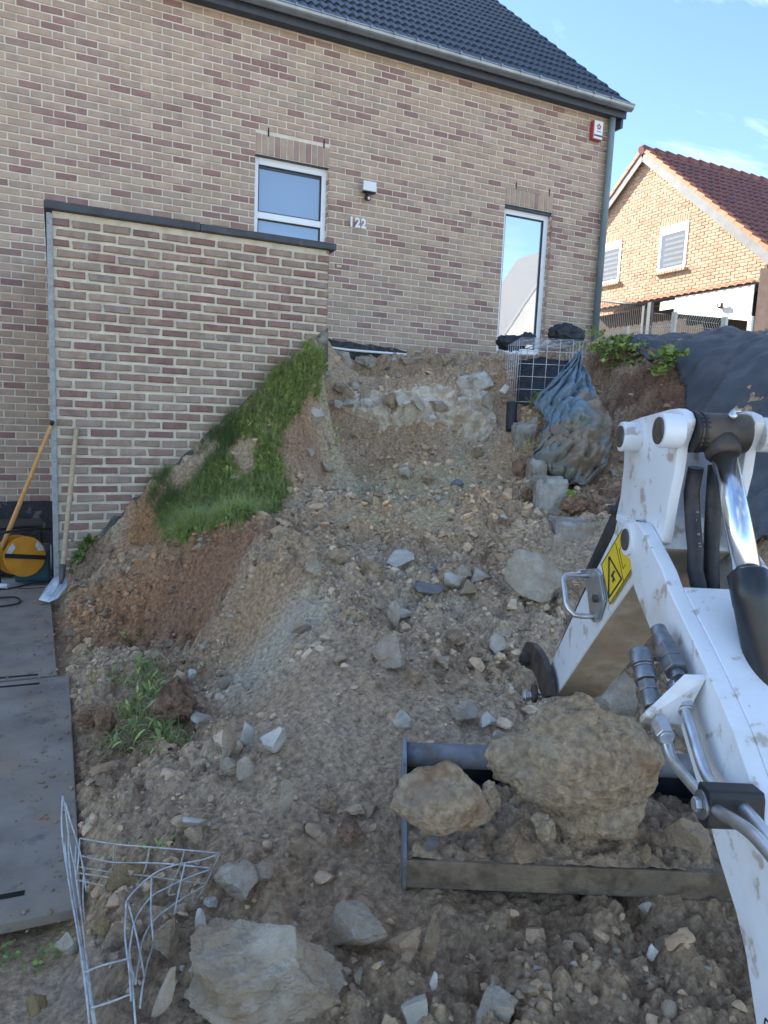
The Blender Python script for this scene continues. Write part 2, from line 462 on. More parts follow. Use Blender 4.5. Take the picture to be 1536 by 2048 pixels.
m_ = np.clip(.5 + 2.2 * nz1, 0, 1)[:, None] * .55
col = col * (1 - m_) + np.array([.27, .245, .205]) * m_
GREY = (.255, .24, .21); CLAY = (.19, .112, .065); TOP = (.095, .07, .052); SAND = (.30, .235, .165); REDB = (.155, .098, .066)
for a in [(540, 1320, 110, GREY, .9), (590, 1240, 80, GREY, .7), (520, 1200, 70, (.22, .165, .115), .9), (400, 1170, 90, REDB, .95), (460, 1130, 80, REDB, .95), (345, 1180, 75, REDB, .9), (230, 1210, 110, CLAY, .8),
          (290, 1060, 80, CLAY, .95), (200, 1270, 80, CLAY, .7), (260, 1480, 110, TOP, .7), (200, 1560, 70, TOP, .7), (160, 1130, 70, TOP, .8), (300, 1380, 80, TOP, .4),
          (860, 1040, 90, SAND, .55), (700, 1030, 80, SAND, .45), (600, 830, 70, REDB, .85), (590, 900, 60, REDB, .8), (800, 880, 120, (.20, .15, .105), .6),
          (820, 960, 210, SAND, .6), (700, 1000, 70, GREY, .35), (850, 1240, 160, GREY, .35), (700, 1330, 120, GREY, .35), (800, 1150, 140, GREY, .4),
          (1100, 1920, 330, (.18, .145, .11), .6), (800, 1850, 200, (.19, .15, .112), .6), (350, 1650, 160, (.19, .15, .115), .6), (600, 1700, 200, (.20, .155, .115), .6),
          (300, 1950, 150, TOP, .7), (150, 1960, 90, (.16, .15, .14), .7), (1250, 1300, 120, TOP, .8), (1270, 780, 90, (.085, .055, .042), .95), (1320, 850, 90, (.085, .055, .042), .95), (1250, 1000, 90, (.11, .07, .05), .9), (1220, 720, 60, (.085, .055, .042), .9)]:
    blob(*a)
# banks behind the wall / far garden
idx = np.arange(len(GX)).reshape(gu.shape)
q = np.stack([idx[:-1, :-1], idx[:-1, 1:], idx[1:, 1:], idx[1:, :-1]], -1).reshape(-1, 4)
cx = GX[q].mean(1); cy = GY[q].mean(1)
ok_ = (cx > -.35) & (cy < D2 + .25) & ~((cx < 2.3) & (cy > D1 + .2) & (cx > -.5))
q = q[ok_]
used = np.unique(q); remap = np.full(len(GX), -1); remap[used] = np.arange(len(used))
terrain = link('earth_ramp', tri_mesh('earth_ramp', np.stack([GX, GY, GZ], -1)[used], remap[q], SOIL, np.minimum(col[used] * np.array([2.5, 2.17, 1.84]), .6), smooth=False))
tag(terrain, 'dug brown earth ramp rising from the driveway to the house', kind='structure')


def grid_sheet(name, x0, x1, y0, y1, z, mat):
    me = mesh_np(name, [(x0, y0, z), (x1, y0, z), (x1, y1, z), (x0, y1, z)], [(0, 1, 2, 3)], mat)
    return link(name, me)
tag(grid_sheet('ground', -1500, 1500, -1500, 1500, -.06, GROUND), kind='structure')
# raised garden behind the banks, level with the house floor
gb = MB()
gb.box((7.6, D2 + .26, -.05), (40, 60, 2.44)); gb.box((9.9, -6, -.05), (40, D2 + .25, 2.44))
tag(gb.build('garden_terrain', GROUND, wloc=(0, 0, 0)), 'raised garden ground behind the mound', kind='structure')

# ------------------------------------------------------------------ brickwork
rng = np.random.default_rng(5)


def brick_shape(l, h, d, j, ch, r):
    x = l / 2; z = h / 2
    c = [(-x, -z), (x, -z), (x, z), (-x, z)]
    jit = lambda: r.uniform(-j, j)
    ring = [(a + jit(), b + jit()) for a, b in c]
    v = [(a, d, b) for a, b in c] + [(a, ch, b) for a, b in ring] + [(a * (1 - ch / x), jit() * .3, b * (1 - ch / z)) for a, b in ring]
    f = [(8, 9, 10, 11)]
    for i in range(4):
        k = (i + 1) % 4
        f += [(4 + i, 4 + k, 8 + k, 8 + i), (i, k, 4 + k, 4 + i)]
    return np.array(v), f


def courses(x0, x1, z0, z1, pitch, module, joint, openings=(), phase=0.0, jx=0.0):
    """yield (xc, zc, length) of every brick of a stretcher-bond wall, cut at openings"""
    k = 0; z = z0
    while z + pitch <= z1 + 1e-6:
        zc = z + pitch / 2
        x = x0 - module + ((k % 2) * .5 + phase) * module % module
        while x < x1:
            a = x + joint / 2; b = x + module - joint / 2
            segs = [(max(a, x0), min(b, x1))]
            for (oa, ob, za, zb) in openings:
                if za < zc < zb:
                    ns = []
                    for s0, s1 in segs:
                        if s1 <= oa or s0 >= ob: ns.append((s0, s1))
                        else:
                            if s0 < oa: ns.append((s0, oa))
                            if s1 > ob: ns.append((ob, s1))
                    segs = ns
            for s0, s1 in segs:
                if s1 - s0 > .03: yield ((s0 + s1) / 2, zc, s1 - s0)
            x += module
        z += pitch; k += 1


BR_CACHE = {}


def lay(bricks, hgt, depth, mats, wts, parent, front, singles, jit=.002, ch=.004, axis='Y', name='brick', stuff='brick_courses', r=rng, rest=True):
    """bricks: list of (xc, zc, length, material or None). The ones in `singles` become objects, the others one mesh."""
    V_ = []; F_ = []; MI = []; o = 0
    for i, bk in enumerate(bricks):
        xc, zc, l = bk[:3]
        mi = int(r.choice(len(mats), p=wts)) if len(bk) < 4 or bk[3] is None else bk[3]
        proud = r.uniform(-.0025, .0025)
        if axis == 'Y': loc = np.array([xc, front + proud, zc])
        else: loc = np.array([front + proud, xc, zc])
        if i in singles:
            key = (name, round(l, 3), round(hgt, 3), mi, int(r.integers(3)))
            if key not in BR_CACHE:
                v, f = brick_shape(l, hgt, depth, jit, ch, r)
                BR_CACHE[key] = mesh_np(name, v, f, [mats[mi]])
            link(name, BR_CACHE[key], parent, loc)
        elif rest:
            v, f = brick_shape(l, hgt, depth, jit, ch, r)
            if axis == 'X': v = np.stack([v[:, 1], -v[:, 0], v[:, 2]], -1)
            V_.append(v + loc); F_ += [[a + o for a in ff] for ff in f]; MI += [mi] * len(f); o += len(v)
    if V_:
        me = mesh_np(stuff, np.concatenate(V_) - WL[parent.name], F_, mats, MI)
        tag(link(stuff, me, parent, WL[parent.name]), kind='stuff')


def wall_pieces(x0, x1, z0, z1, openings):
    """rectangles of a wall around its openings"""
    xs = sorted({x0, x1, *[o[0] for o in openings], *[o[1] for o in openings]}); zs = sorted({z0, z1, *[o[2] for o in openings], *[o[3] for o in openings]})
    for a, b in zip(xs[:-1], xs[1:]):
        run = None
        for c_, d in zip(zs[:-1], zs[1:]):
            inside = any(o[0] < (a + b) / 2 < o[1] and o[2] < (c_ + d) / 2 < o[3] for o in openings)
            if inside:
                if run: yield (a, b, *run)
                run = None
            else: run = (c_, d) if run is None else (run[0], d)
        if run: yield (a, b, *run)


# ------------------------------------------------------------------ the house
HX1 = 7.41; EAVE = 5.87; HX0 = -10.0  # unseen left end of the house lengthened to keep sun off the foreground
OW = (2.16, 3.07, 3.20, 4.45)      # small window opening
OD = (5.62, 6.42, 2.47, 4.44)      # tall glazed door opening
house = empty('brick_house', (3.0, D2 + 1, 0))
tag(house, 'beige and red brick house with dark tiled roof and zinc gutter, number 122', 'house')
wb = MB()
for a, b, c_, d in wall_pieces(HX0, HX1, -.05, EAVE, [OW, OD]):
    wb.box((a, D2 + .009, c_), (b, D2 + .30, d))
RW = 10.2
wb.box((HX1 - .3, D2 + .30, 0), (HX1 - .009, D2 + RW, EAVE)); wb.box((HX0, D2 + RW - .3, 0), (HX1 - .3, D2 + RW, EAVE)); wb.box((HX0, D2 + .3, 0), (HX0 + .3, D2 + RW - .3, EAVE))
# gable triangle on the right end
wb.prism([(HX1 - .3, D2 + .1, EAVE), (HX1 - .3, D2 + RW - .1, EAVE), (HX1 - .3, D2 + RW / 2, EAVE + (RW / 2 - .1) * .82)], np.zeros(3), np.array([.29, 0, 0]))
hwall = wb.build('wall', H_MORTAR, house)
LINT = [(OW[0], OW[1], OW[3], OW[3] + .232), (OD[0], OD[1], OD[3], OD[3] + .232)]
bl = []
for xc, zc, l in courses(HX0, HX1 - .001, .42, EAVE, .0753, .2155, .0155, [OW, OD] + LINT, .13):
    if -.02 < xc < 2.1 and zc < 2.2: continue          # covered by the terrace
    if xc > 2.4 and zc < 2.2: continue                 # below ground
    bl.append((xc, zc, l))
vis = []
for i, (xc, zc, l) in enumerate(bl):
    px, py, dep = proj((xc, D2, zc))
    if 0 < px < 1536 and 0 < py < 2048 and l > .1 and not (80 < px < 665 and py > 400 + (px - 80) * .155) and py < 1000:
        vis.append((dep, i))
singles = {i for _, i in sorted(vis)[:300]}
lay(bl, .0602, .05, HB, HBW, hwall, D2, singles)
# soldier courses over both openings
for (a, b, c_, d) in LINT:
    n = int(round((b - a) / .0765)); s_ = (b - a) / n
    for k in range(n):
        mi = int(rng.choice([5, 2, 4, 9, 8, 0, 4], 1)[0])
        v, f = brick_shape(s_ - .013, .218, .05, .002, .004, rng)
        link('soldier_brick', mesh_np('soldier_brick', v, f, [HB[mi]]), hwall, (a + (k + .5) * s_, D2, (c_ + d) / 2))
    for xx in (a + s_ * 2, b - s_ * 1.0):
        m = MB(); m.box((xx - .006, D2 - .003, d - .02), (xx + .006, D2 + .02, d + .075)); m.build('weep_slot', DARKJOINT, hwall)
    m = MB(); m.box((a + .002, D2 + .012, c_ - .006), (b - .002, D2 + .11, c_ + .006)); m.build('steel_lintel', FASCIA, hwall)
# reveals: header bricks returning into the openings (right-hand jambs are the ones that show)
for (a, b, c_, d) in (OW, OD):
    z = c_ + .0376; k = 0
    rb = []
    while z < d - .02:
        if k % 2 == 0: rb.append((D2 + .05, z, .09))
        else: rb.append((D2 + .03, z, .05)); rb.append((D2 + .085, z, .045))
        z += .0753; k += 1
    lay(rb, .0618, .02, HB, HBW, hwall, b - .002, set(), axis='X', stuff='jamb_bricks')
# dark plinth at drive level and the black membrane along the foot of the wall
m = MB(); m.box((HX0, D2 - .018, -.04), (0.0, D2 + .012, .425)); m.build('plinth', BITUMEN, house)
m = MB()
vv = []
for i in range(25):
    x = 2.9 + i * .1; t = 2.43 - i * .0035 - .012 * math.sin(i * 2.1) - max(0, i - 10) * .006; vv.append((x, t))
m.prism([(x, D2 - .012, t) for x, t in vv] + [(x, D2 - .012, 2.15) for x, t in vv[::-1]], np.zeros(3), np.array([0, .02, 0]))
m.build('membrane_strip', BITUMEN, house)


def window(name, o, rec, parent, panes, mats, fr=.062, frame_mat=None):
    a, b, c_, d = o
    y = D2 + rec
    w_ = empty(name, ((a + b) / 2, y, c_)); w_.parent = parent; w_.location = WL[w_.name] - WL[parent.name]
    m = MB()
    m.box((a, y, c_), (a + fr, y + .06, d)); m.box((b - fr, y, c_), (b, y + .06, d))
    m.box((a + fr, y, d - fr * 1.35), (b - fr, y + .06, d)); m.box((a + fr, y, c_), (b - fr, y + .06, c_ + fr))
    zs = [c_ + fr] + [p for p in panes] + [d - fr * 1.35]
    for p in panes: m.box((a + fr, y, p - fr * .6), (b - fr, y + .06, p + fr * .6))
    f = m.build('window_frame', frame_mat or UPVC, w_, bevel=.006)
    for z0, z1 in zip(zs[:-1], zs[1:]):
        q0 = z0 + (fr * .6 if z0 in panes else 0); q1 = z1 - (fr * .6 if z1 in panes else 0)
        m = MB()
        for (xa, xb, za, zb) in ((a + fr, a + fr + .012, q0, q1), (b - fr - .012, b - fr, q0, q1), (a + fr + .012, b - fr - .012, q1 - .012, q1), (a + fr + .012, b - fr - .012, q0, q0 + .012)):
            m.box((xa, y + .012, za), (xb, y + .05, zb))
        m.build('glazing_bead', RUBBER, w_)
        m = MB(); m.box((a + fr - .01, y + .034, q0 - .01), (b - fr + .01, y + .04, q1 + .01)); m.build('pane', mats, w_)
    return w_
wn = window('window', OW, .085, house, [3.80], GLASS_A)
m = MB(); m.box((OW[0] + .063, D2 + .105, 4.33), (OW[1] - .063, D2 + .112, 4.345)); m.build('blind_slat', FASCIA, wn)
dn = window('glazed_door', OD, .085, house, [], GLASS_B, fr=.075)
# step frame strip above the door
m = MB(); m.box((OD[0] - .01, D2 + .03, OD[3] - .035), (OD[1], D2 + .084, OD[3] - .006)); m.build('drip_strip', FASCIA, dn)

# roof
PIT = math.atan2(3.03, 3.65)
ct, st = math.cos(PIT), math.sin(PIT)
RY0, RZ0 = D2 - .22, EAVE + .10       # lower tile edge
def rp(x, s, n=0.0): return np.array([x, RY0 + s * ct - n * st, RZ0 + s * st + n * ct])
m = MB()
LEN = (RW / 2 + .22) / ct
m.prism([rp(HX0 - .1, 0.03, -.16), rp(HX0 - .1, LEN, -.16), rp(HX0 - .1, LEN, -.04), rp(HX0 - .1, 0.03, -.04)], np.zeros(3), np.array([HX1 - HX0 + .17, 0, 0]))
yb = D2 + RW / 2
m.prism([(HX0 - .1, 2 * yb - p[1] - .002, p[2]) for p in (rp(0, 0, -.16), rp(0, LEN, -.16), rp(0, LEN, -.03), rp(0, 0, -.03))], np.zeros(3), np.array([HX1 - HX0 + .17, 0, 0]))
roof = m.build('roof', ROOF, house)
TWD, TEX = .206, .338
prof = [(-.5, .000), (-.43, .022), (-.28, .036), (-.13, .022), (-.05, .002), (.05, .022), (.2, .038), (.36, .022), (.5, -.002)]
def tile_mesh():
    v = []; f = []
    for s, n in ((-.01, .030), (TEX + .05, .004)):
        for a, h in prof: v.append((a * TWD * 1.02, s, h + n))
    k = len(prof)
    for a, h in prof: v.append((a * TWD * 1.02, -.008, h + .030 - .026))
    for i in range(k - 1):
        f.append((i, i + 1, k + i + 1, k + i)); f.append((i + 1, i, 2 * k + i, 2 * k + i + 1))
    v2 = [(x, s * ct - n * st, s * st + n * ct) for x, s, n in v]
    v2 += [(v[k - 1][0], v[k - 1][1] * ct + .045 * st, v[k - 1][1] * st - .045 * ct), (v[2 * k - 1][0], v[2 * k - 1][1] * ct + .045 * st, v[2 * k - 1][1] * st - .045 * ct)]
    f.append((k - 1, 3 * k - 0, 3 * k + 1, 2 * k - 1))
    return mesh_np('roof_tile', v2, f, ROOF, smooth=False)
TME = tile_mesh()
tl = []
nr = int(LEN / TEX)
for r in range(nr):
    for k in range(int((HX1 - HX0 + .15) / TWD)):
        x = HX1 + .07 - (k + .5) * TWD
        p = rp(x, r * TEX); px, py, dep = proj(p)
        tl.append((p, 0 < px < 1536 and py > -40 and py < 400))
TV = np.array([v.co[:] for v in TME.vertices]); TF = [list(p.vertices) for p in TME.polygons]
vis_t = [i for i, t in enumerate(tl) if t[1]]
vis_t = set(sorted(vis_t, key=lambda i: proj(tl[i][0])[2])[:300])
V_ = []; F_ = []
for i, (p, v) in enumerate(tl):
    if i in vis_t: link('roof_tile', TME, roof, p)
    else:
        F_ += [[a + len(V_) * len(TV) for a in ff] for ff in TF]; V_.append(TV + p)
if V_:
    tag(link('roof_tiles', mesh_np('roof_tiles', np.concatenate(V_) - WL[roof.name], F_, ROOF), roof, WL[roof.name]), kind='stuff')
# eaves: fascia, soffit, gutter with straps, downpipe
m = MB(); m.box((HX0, D2 - .13, EAVE - .015), (HX1 + .06, D2 + .0, EAVE + .02)); m.box((HX0, D2 - .155, EAVE - .03), (HX1 + .06, D2 - .131, EAVE + .10))
m.box((HX1 + .012, D2 - .11, EAVE - .14), (HX1 + .05, D2 + .3, EAVE + .05))
m.build('fascia', FASCIA, house)
gp = []
for k in range(13):
    t = math.pi * (1.0 + k / 12.0); gp.append((-.075 + .072 * math.cos(t), .075 * math.sin(t)))
gy, gz = D2 - .165, EAVE + .105
outer = [(gy + a, gz + b) for a, b in gp]
inner = [(gy - .075 + (a + .075) * .93, gz + b * .93) for a, b in gp]
ring = outer + inner[::-1]
m = MB(); m.prism([(HX0, a, b) for a, b in ring], np.zeros(3), np.array([HX1 - HX0 + .06, 0, 0]))
m.tube([(HX0, gy - .147, gz), (HX1 + .06, gy - .147, gz)], .011, 8)
m.prism([(HX1 + .055, a, b) for a, b in outer], np.zeros(3), np.array([.004, 0, 0]))
gut = m.build('gutter', ZINC, house)
x = .4
while x < HX1 - .1:
    m = MB()
    st_ = [(gy - .075 + (a + .075) * 1.05, gz + b * 1.05) for a, b in gp]
    for i in range(len(st_) - 1):
        (a0, b0), (a1, b1) = st_[i], st_[i + 1]
        m.add([(x - .006, a0, b0), (x + .006, a0, b0), (x + .006, a1, b1), (x - .006, a1, b1)], [(0, 1, 2, 3)])
    m.box((x - .008, gy - .165, gz - .012), (x + .008, gy - .140, gz + .016))
    m.build('gutter_strap', ZINC, gut); x += .302
m = MB(); m.tube([(7.29, D2 - .075, EAVE + .06), (7.29, D2 - .075, EAVE - .2), (7.29, D2 - .07, 2.30)], .048, 14)
dp = m.build('downpipe', ZINC_PIPE, house)
for z in (5.42, 4.22, 3.18):
    m = MB(); m.tube([(7.29, D2 - .072, z - .012), (7.29, D2 - .072, z + .012)], .045, 14); m.box((7.25, D2 - .06, z - .008), (7.33, D2 + .005, z + .008)); m.build('pipe_clip', ZINC, dp)

# ------------------------------------------------------------------ terrace wall in front of the house
WX1, WTOP = 2.235, 2.93
tw = empty('terrace_wall', (1.1, D1, 0))
tag(tw, 'dirty brick terrace wall with thick pale joints and black coping', 'wall')
m = MB(); m.box((.012, D1 + .016, -.05), (WX1 - .012, D1 + .2, WTOP)); m.box((.012, D1 + .2, -.05), (.20, D2 - .001, WTOP))
core = m.build('mortar_core', W_MORTAR, tw)
wl = []
for xc, zc, l in courses(.0, WX1, .03, WTOP, .0753, .2205, .0245, (), .12):
    if zc > .93 * xc + .0 and not (zc < .1): wl.append((xc, zc, l))
lay(wl, .0528, .06, WB, WBW, core, D1, set(range(min(300, len(wl)))), jit=.004, ch=.006)
ret = [(y, z, l) for y, z, l in courses(D1 + .02, D2, .03, WTOP, .0753, .2205, .021, (), .3)]
V_ = []; F_ = []; MI = []; o = 0
for y, z, l in ret:                                    # outer face of the return towards the drive
    v, f = brick_shape(l, .0545, .05, .004, .006, rng)
    V_.append(np.stack([v[:, 1] + .0, -v[:, 0] + y, v[:, 2] + z], -1)); F_ += [[a + o for a in ff] for ff in f]; MI += [int(rng.choice(len(WB), p=WBW))] * len(f); o += len(v)
for zc in np.arange(.0676, WTOP, .0753):               # free end beside the ramp
    v, f = brick_shape(.185, .0545, .03, .003, .006, rng)
    V_.append(np.stack([WX1 - v[:, 1], v[:, 0] + D1 + .105, v[:, 2] + zc], -1)); F_ += [[a + o for a in ff] for ff in f]; MI += [int(rng.choice(len(WB), p=WBW))] * len(f); o += len(v)
tag(link('return_bricks', mesh_np('return_bricks', np.concatenate(V_) - WL[core.name], F_, WB, MI), core, WL[core.name]), kind='stuff')
# coping slabs: front run in two slabs, return run
def slab(a, b, nm, bev=.006):
    mm = MB(); mm.box(a, b); return mm.build(nm, DARK_COPING, tw, bevel=bev)
slab((-.045, D1 - .045, WTOP + .002), (1.10, D1 + .24, WTOP + .06), 'coping_slab'); slab((1.104, D1 - .04, WTOP + .002), (WX1 + .045, D1 + .24, WTOP + .058), 'coping_slab')
slab((-.045, D1 + .244, WTOP + .002), (.24, D2 - .004, WTOP + .06), 'coping_slab')
m = MB(); m.box((-.03, D1 - .012, 0.02), (.012, D1 + .03, WTOP - .02)); m.build('corner_render', pbr('corner_render', (.36, .37, .36), .95, var=.2, vs_=18, bmp=.9, bs=40, bd=.02), tw, bevel=.008)
# smeared tar and render along the old ground line on the wall face
tarm = pbr('tar_and_render', (.10, .095, .085), .9, var=.5, vs_=9, bmp=1.0, bs=30, bd=.03, patches=[((.36, .33, .25), 8, .5, .62, .9), ((.05, .05, .05), 4, .5, .65, .9)])
m = MB(); top_ = []; bot_ = []
for i in range(41):
    x = .16 + i * (WX1 + .002 - .16) / 40; z = .35 + (x - .21) * .938
    top_.append((x, z + .02 + .018 * math.sin(i * 1.7) + .012 * math.sin(i * 4.1))); bot_.append((x, z - .10 - .26 * max(0, (i - 22) / 18) - .16 * (i < 8)))
for i in range(40):
    a, b, c_, d = top_[i], top_[i + 1], bot_[i + 1], bot_[i]
    y0 = D1 - .012 - .008 * math.sin(i * 2.3); y1 = D1 - .012 - .008 * math.sin((i + 1) * 2.3)
    m.add([(a[0], y0, a[1]), (b[0], y1, b[1]), (c_[0], y1 - .03, c_[1]), (d[0], y0 - .03, d[1]), (a[0], D1 + .02, a[1] + .006), (b[0], D1 + .02, b[1] + .006)], [(0, 1, 2, 3), (4, 5, 1, 0)])
m.build('tar_band', tarm, tw)
m = MB(); m.box((.2, D1 + .2, 2.0), (WX1, D2 - .02, 2.25)); tag(m.build('terrace_floor', CONCRETE), 'concrete terrace floor behind the brick terrace wall', kind='structure')

# ------------------------------------------------------------------ rubble and rocks
def ico(n):
    bm = bmesh.new(); bmesh.ops.create_icosphere(bm, subdivisions=n, radius=1.0)
    v = np.array([p.co[:] for p in bm.verts]); f = np.array([[q.index for q in p.verts] for p in bm.faces]); bm.free()
    return v, f
ICO = {n: ico(n) for n in (1, 2, 3, 4, 5, 6)}


def rock_shape(seed, n, cuts, rough, cut_lo=.45, cut_hi=.85, nscale=1.6):
    r = np.random.default_rng(seed); v, f = ICO[n]; v = v.copy()
    for _ in range(cuts):
        d = r.normal(size=3); d /= np.linalg.norm(d); k = r.uniform(cut_lo, cut_hi)
        over = v @ d - k; o = over > 0
        v[o] -= np.outer(over[o], d)
    if rough:
        off = r.uniform(-50, 50, 3)
        for i in range(len(v)):
            p = Vector(v[i] * nscale + off)
            k = mnoise.fractal(p, 0.9, 2.1, (7 if n > 4 else 5) if n > 3 else 3) * rough
            if n > 3: k += .028 * mnoise.fractal(p * 5.5, .8, 2.2, 3)
            v[i] *= 1 + k
    ext = np.abs(v).max(0); v /= ext
    return v, f


rr_ = np.random.default_rng(12)


def scatter(name, label, count, sub, rmin, rmax, vmax, umin=-2.6, umax=4.4, seed=1, pw=2.2, vmin=.9, dens=1.0):
    r = np.random.default_rng(seed)
    base = [rock_shape(seed * 100 + i, sub, 9, .12 if sub < 3 else .25, .3, .8) for i in range(14)]
    u = r.uniform(umin, umax, count * 4); v = vmin + (vmax - vmin) * r.uniform(0, 1, count * 4) ** 1.15
    X = U[0] * u + V[0] * v; Y = U[1] * u + V[1] * v
    k = soft(X, Y)
    ok = (X > .06) & (Y < D2 - .1) & ~((X < 2.3) & (Y > D1 - .12)) & (r.uniform(0, 1, len(X)) < (k * dens) ** 1.3)
    for (px, py, rad) in PACKED:
        P, dep = hit(px, py); d = np.hypot(X - P[0], Y - P[1]); ok &= (d > rad * dep / FPX) | (r.uniform(0, 1, len(X)) < .12)
    ok &= ~((u > .04) & (u < 1.26) & (v > 1.86) & (v < 2.5))
    if sub == 3: ok &= ~((v < 1.95) & (u > .22))
    X = X[ok][:count]; Y = Y[ok][:count]; n = len(X)
    Z = H2(X, Y)
    R = rmin + (rmax - rmin) * r.uniform(0, 1, n) ** pw
    Vs = []; Fs = []; Cs = []; o = 0
    pal = np.array([(.36, .27, .18), (.31, .23, .155), (.40, .31, .215), (.42, .35, .27), (.45, .395, .325), (.50, .46, .40), (.37, .345, .31), (.39, .27, .18)])
    pw_ = np.array([32, 22, 21, 12, 6, 2, 2, 5], float); pw_ /= pw_.sum()
    uu = X * U[0] + Y * U[1]; vv_ = X * V[0] + Y * V[1]
    LC = (col * np.array([2.5, 2.17, 1.84])).reshape(gu.shape + (3,))[np.clip(np.searchsorted(vsp, vv_), 0, len(vsp) - 1), np.clip(((uu - us_[0]) / .0108).astype(int), 0, gu.shape[1] - 1)]
    for i in range(n):
        bv, bf = base[int(r.integers(14))]
        q = Matrix.Rotation(r.uniform(0, 6.28), 3, 'Z') @ Matrix.Rotation(r.uniform(-.6, .6), 3, 'X')
        sc_ = np.array([R[i] * r.uniform(.75, 1.25), R[i] * r.uniform(.75, 1.25), R[i] * r.uniform(.5, .95)])
        p = (bv * sc_) @ np.array(q).T + [X[i], Y[i], Z[i] + R[i] * .18]
        Vs.append(p); Fs.append(bf + o); o += len(bv)
        c_ = pal[int(r.choice(8, p=pw_))] * r.uniform(.8, 1.2)
        if r.uniform() < .68: c_ = LC[i] * r.uniform(.85, 1.35)
        Cs.append(np.tile(c_, (len(bv), 1)))
    me = tri_mesh(name, np.concatenate(Vs), np.concatenate(Fs), ROCKM, np.concatenate(Cs), smooth=False)
    return tag(link(name, me), label, 'rubble', kind='stuff')


PACKED = [(550, 1290, 100), (540, 1380, 60), (430, 1170, 80), (290, 1060, 60), (820, 820, 55), (600, 850, 40)]
scatter('loose_grit', 'loose brown and grey grit strewn over the dug earth ramp', 10000, 1, .006, .016, 5.0, seed=1, pw=1.6)
scatter('small_rubble', 'small broken stones and clods scattered over the earth ramp', 2900, 2, .010, .036, 8.6, seed=2, pw=2.4)
scatter('rubble_lumps', 'fist sized clods and broken concrete lumps across the earth ramp', 900, 3, .02, .06, 8.4, seed=3, pw=2.2)

scatter('upper_rubble', 'small stones and crumbs strewn below the concrete footing', 1500, 2, .01, .035, 8.0, -1.3, 1.9, seed=4, pw=2.6, vmin=4.6, dens=1.3)

RM = {
    'concrete': pbr('rock_concrete', (.47, .405, .32), .92, var=.2, vs_=14, bmp=1.0, bs=60, bd=.02, patches=[((.36, .265, .175), 5, .42, .60, .85), ((.54, .49, .42), 16, .6, .72, .6)], spec=.2),
    'clod': pbr('rock_clod', (.44, .32, .21), .96, var=.3, vs_=16, bmp=1.0, bs=70, bd=.025, patches=[((.16, .085, .045), 5, .52, .7, .7), ((.33, .27, .19), 9, .55, .7, .7)], spec=.15),
    'stone': pbr('rock_stone', (.45, .41, .35), .85, var=.2, vs_=12, bmp=.8, bs=50, bd=.015, patches=[((.36, .27, .18), 7, .45, .6, .8), ((.54, .51, .46), 14, .6, .72, .6)], spec=.3),
    'dusty': pbr('rock_dusty', (.53, .40, .27), .96, var=.4, vs_=45, bmp=1.0, bs=75, bd=.03, patches=[((.34, .18, .09), 4.5, .53, .66, .65), ((.33, .30, .26), 6, .56, .7, .6), ((.54, .46, .34), 11, .56, .7, .7)], spec=.15),
    'white': pbr('rock_white', (.60, .56, .49), .9, var=.15, vs_=12, bmp=.8, bs=50, bd=.015, patches=[((.27, .22, .16), 9, .54, .66, .7)], spec=.3),
    'brown': pbr('rock_brown', (.34, .215, .14), .96, var=.35, vs_=18, bmp=1.0, bs=60, bd=.03, patches=[((.10, .07, .05), 6, .52, .68, .7)], spec=.15),
    'tan': pbr('rock_tan', (.34, .24, .125), .95, var=.25, vs_=14, bmp=1.0, bs=60, bd=.02, patches=[((.13, .09, .055), 7, .52, .68, .7)], spec=.15),
    'slate': pbr('rock_slate', (.15, .15, .15), .7, var=.25, vs_=14, bmp=.6, bs=60, bd=.01, patches=[((.20, .17, .13), 8, .55, .7, .6)], spec=.4),
}
STY = {'concrete': (13, .2, .36, .85), 'clod': (6, .36, .5, .95), 'dusty': (10, .34, .5, .92), 'stone': (15, .12, .3, .75), 'white': (15, .13, .3, .75), 'brown': (2, .5, .7, .95), 'tan': (5, .3, .5, .9), 'slate': (12, .06, .4, .8)}
rk_seed = [900]


def rock(px, py, wpx, hpx, style, label, group=None, dep=None, deepf=.85, rot=None, tilt=0.0, cat='rock', name='rock', sink=.12, lift=None, rough=None, cuts=None):
    rk_seed[0] += 1; r = np.random.default_rng(rk_seed[0])
    if dep is None:
        P, dep = hit(px, py + hpx * .40); dep -= .05
    w = wpx * dep / FPX; h = hpx * dep / FPX
    ctr = at(px, py, dep + w * deepf * .12)
    n = 6 if wpx > 190 else 5 if wpx > 70 else 4 if wpx > 38 else 3
    st_ = STY[style]
    v, f = rock_shape(rk_seed[0], n, cuts if cuts is not None else st_[0], rough if rough is not None else st_[1], st_[2], st_[3], 1.5)
    v = v * np.array([w / 2, w * deepf / 2, h / 2 * 1.15]); ctr = ctr - np.array([0, 0, h * .07])
    # aligned with the view's right direction, tilted in the picture plane
    Rz = Matrix.Rotation(TH + (rot if rot is not None else r.uniform(-.25, .25)), 3, 'Z')
    Rt = Matrix.Rotation(tilt, 3, 'Y')
    v = v @ np.array(Rz @ Rt).T
    me = tri_mesh(name, v, f, RM[style], smooth=False)
    o = link(name, me, None, ctr)
    return tag(o, label, cat, group)


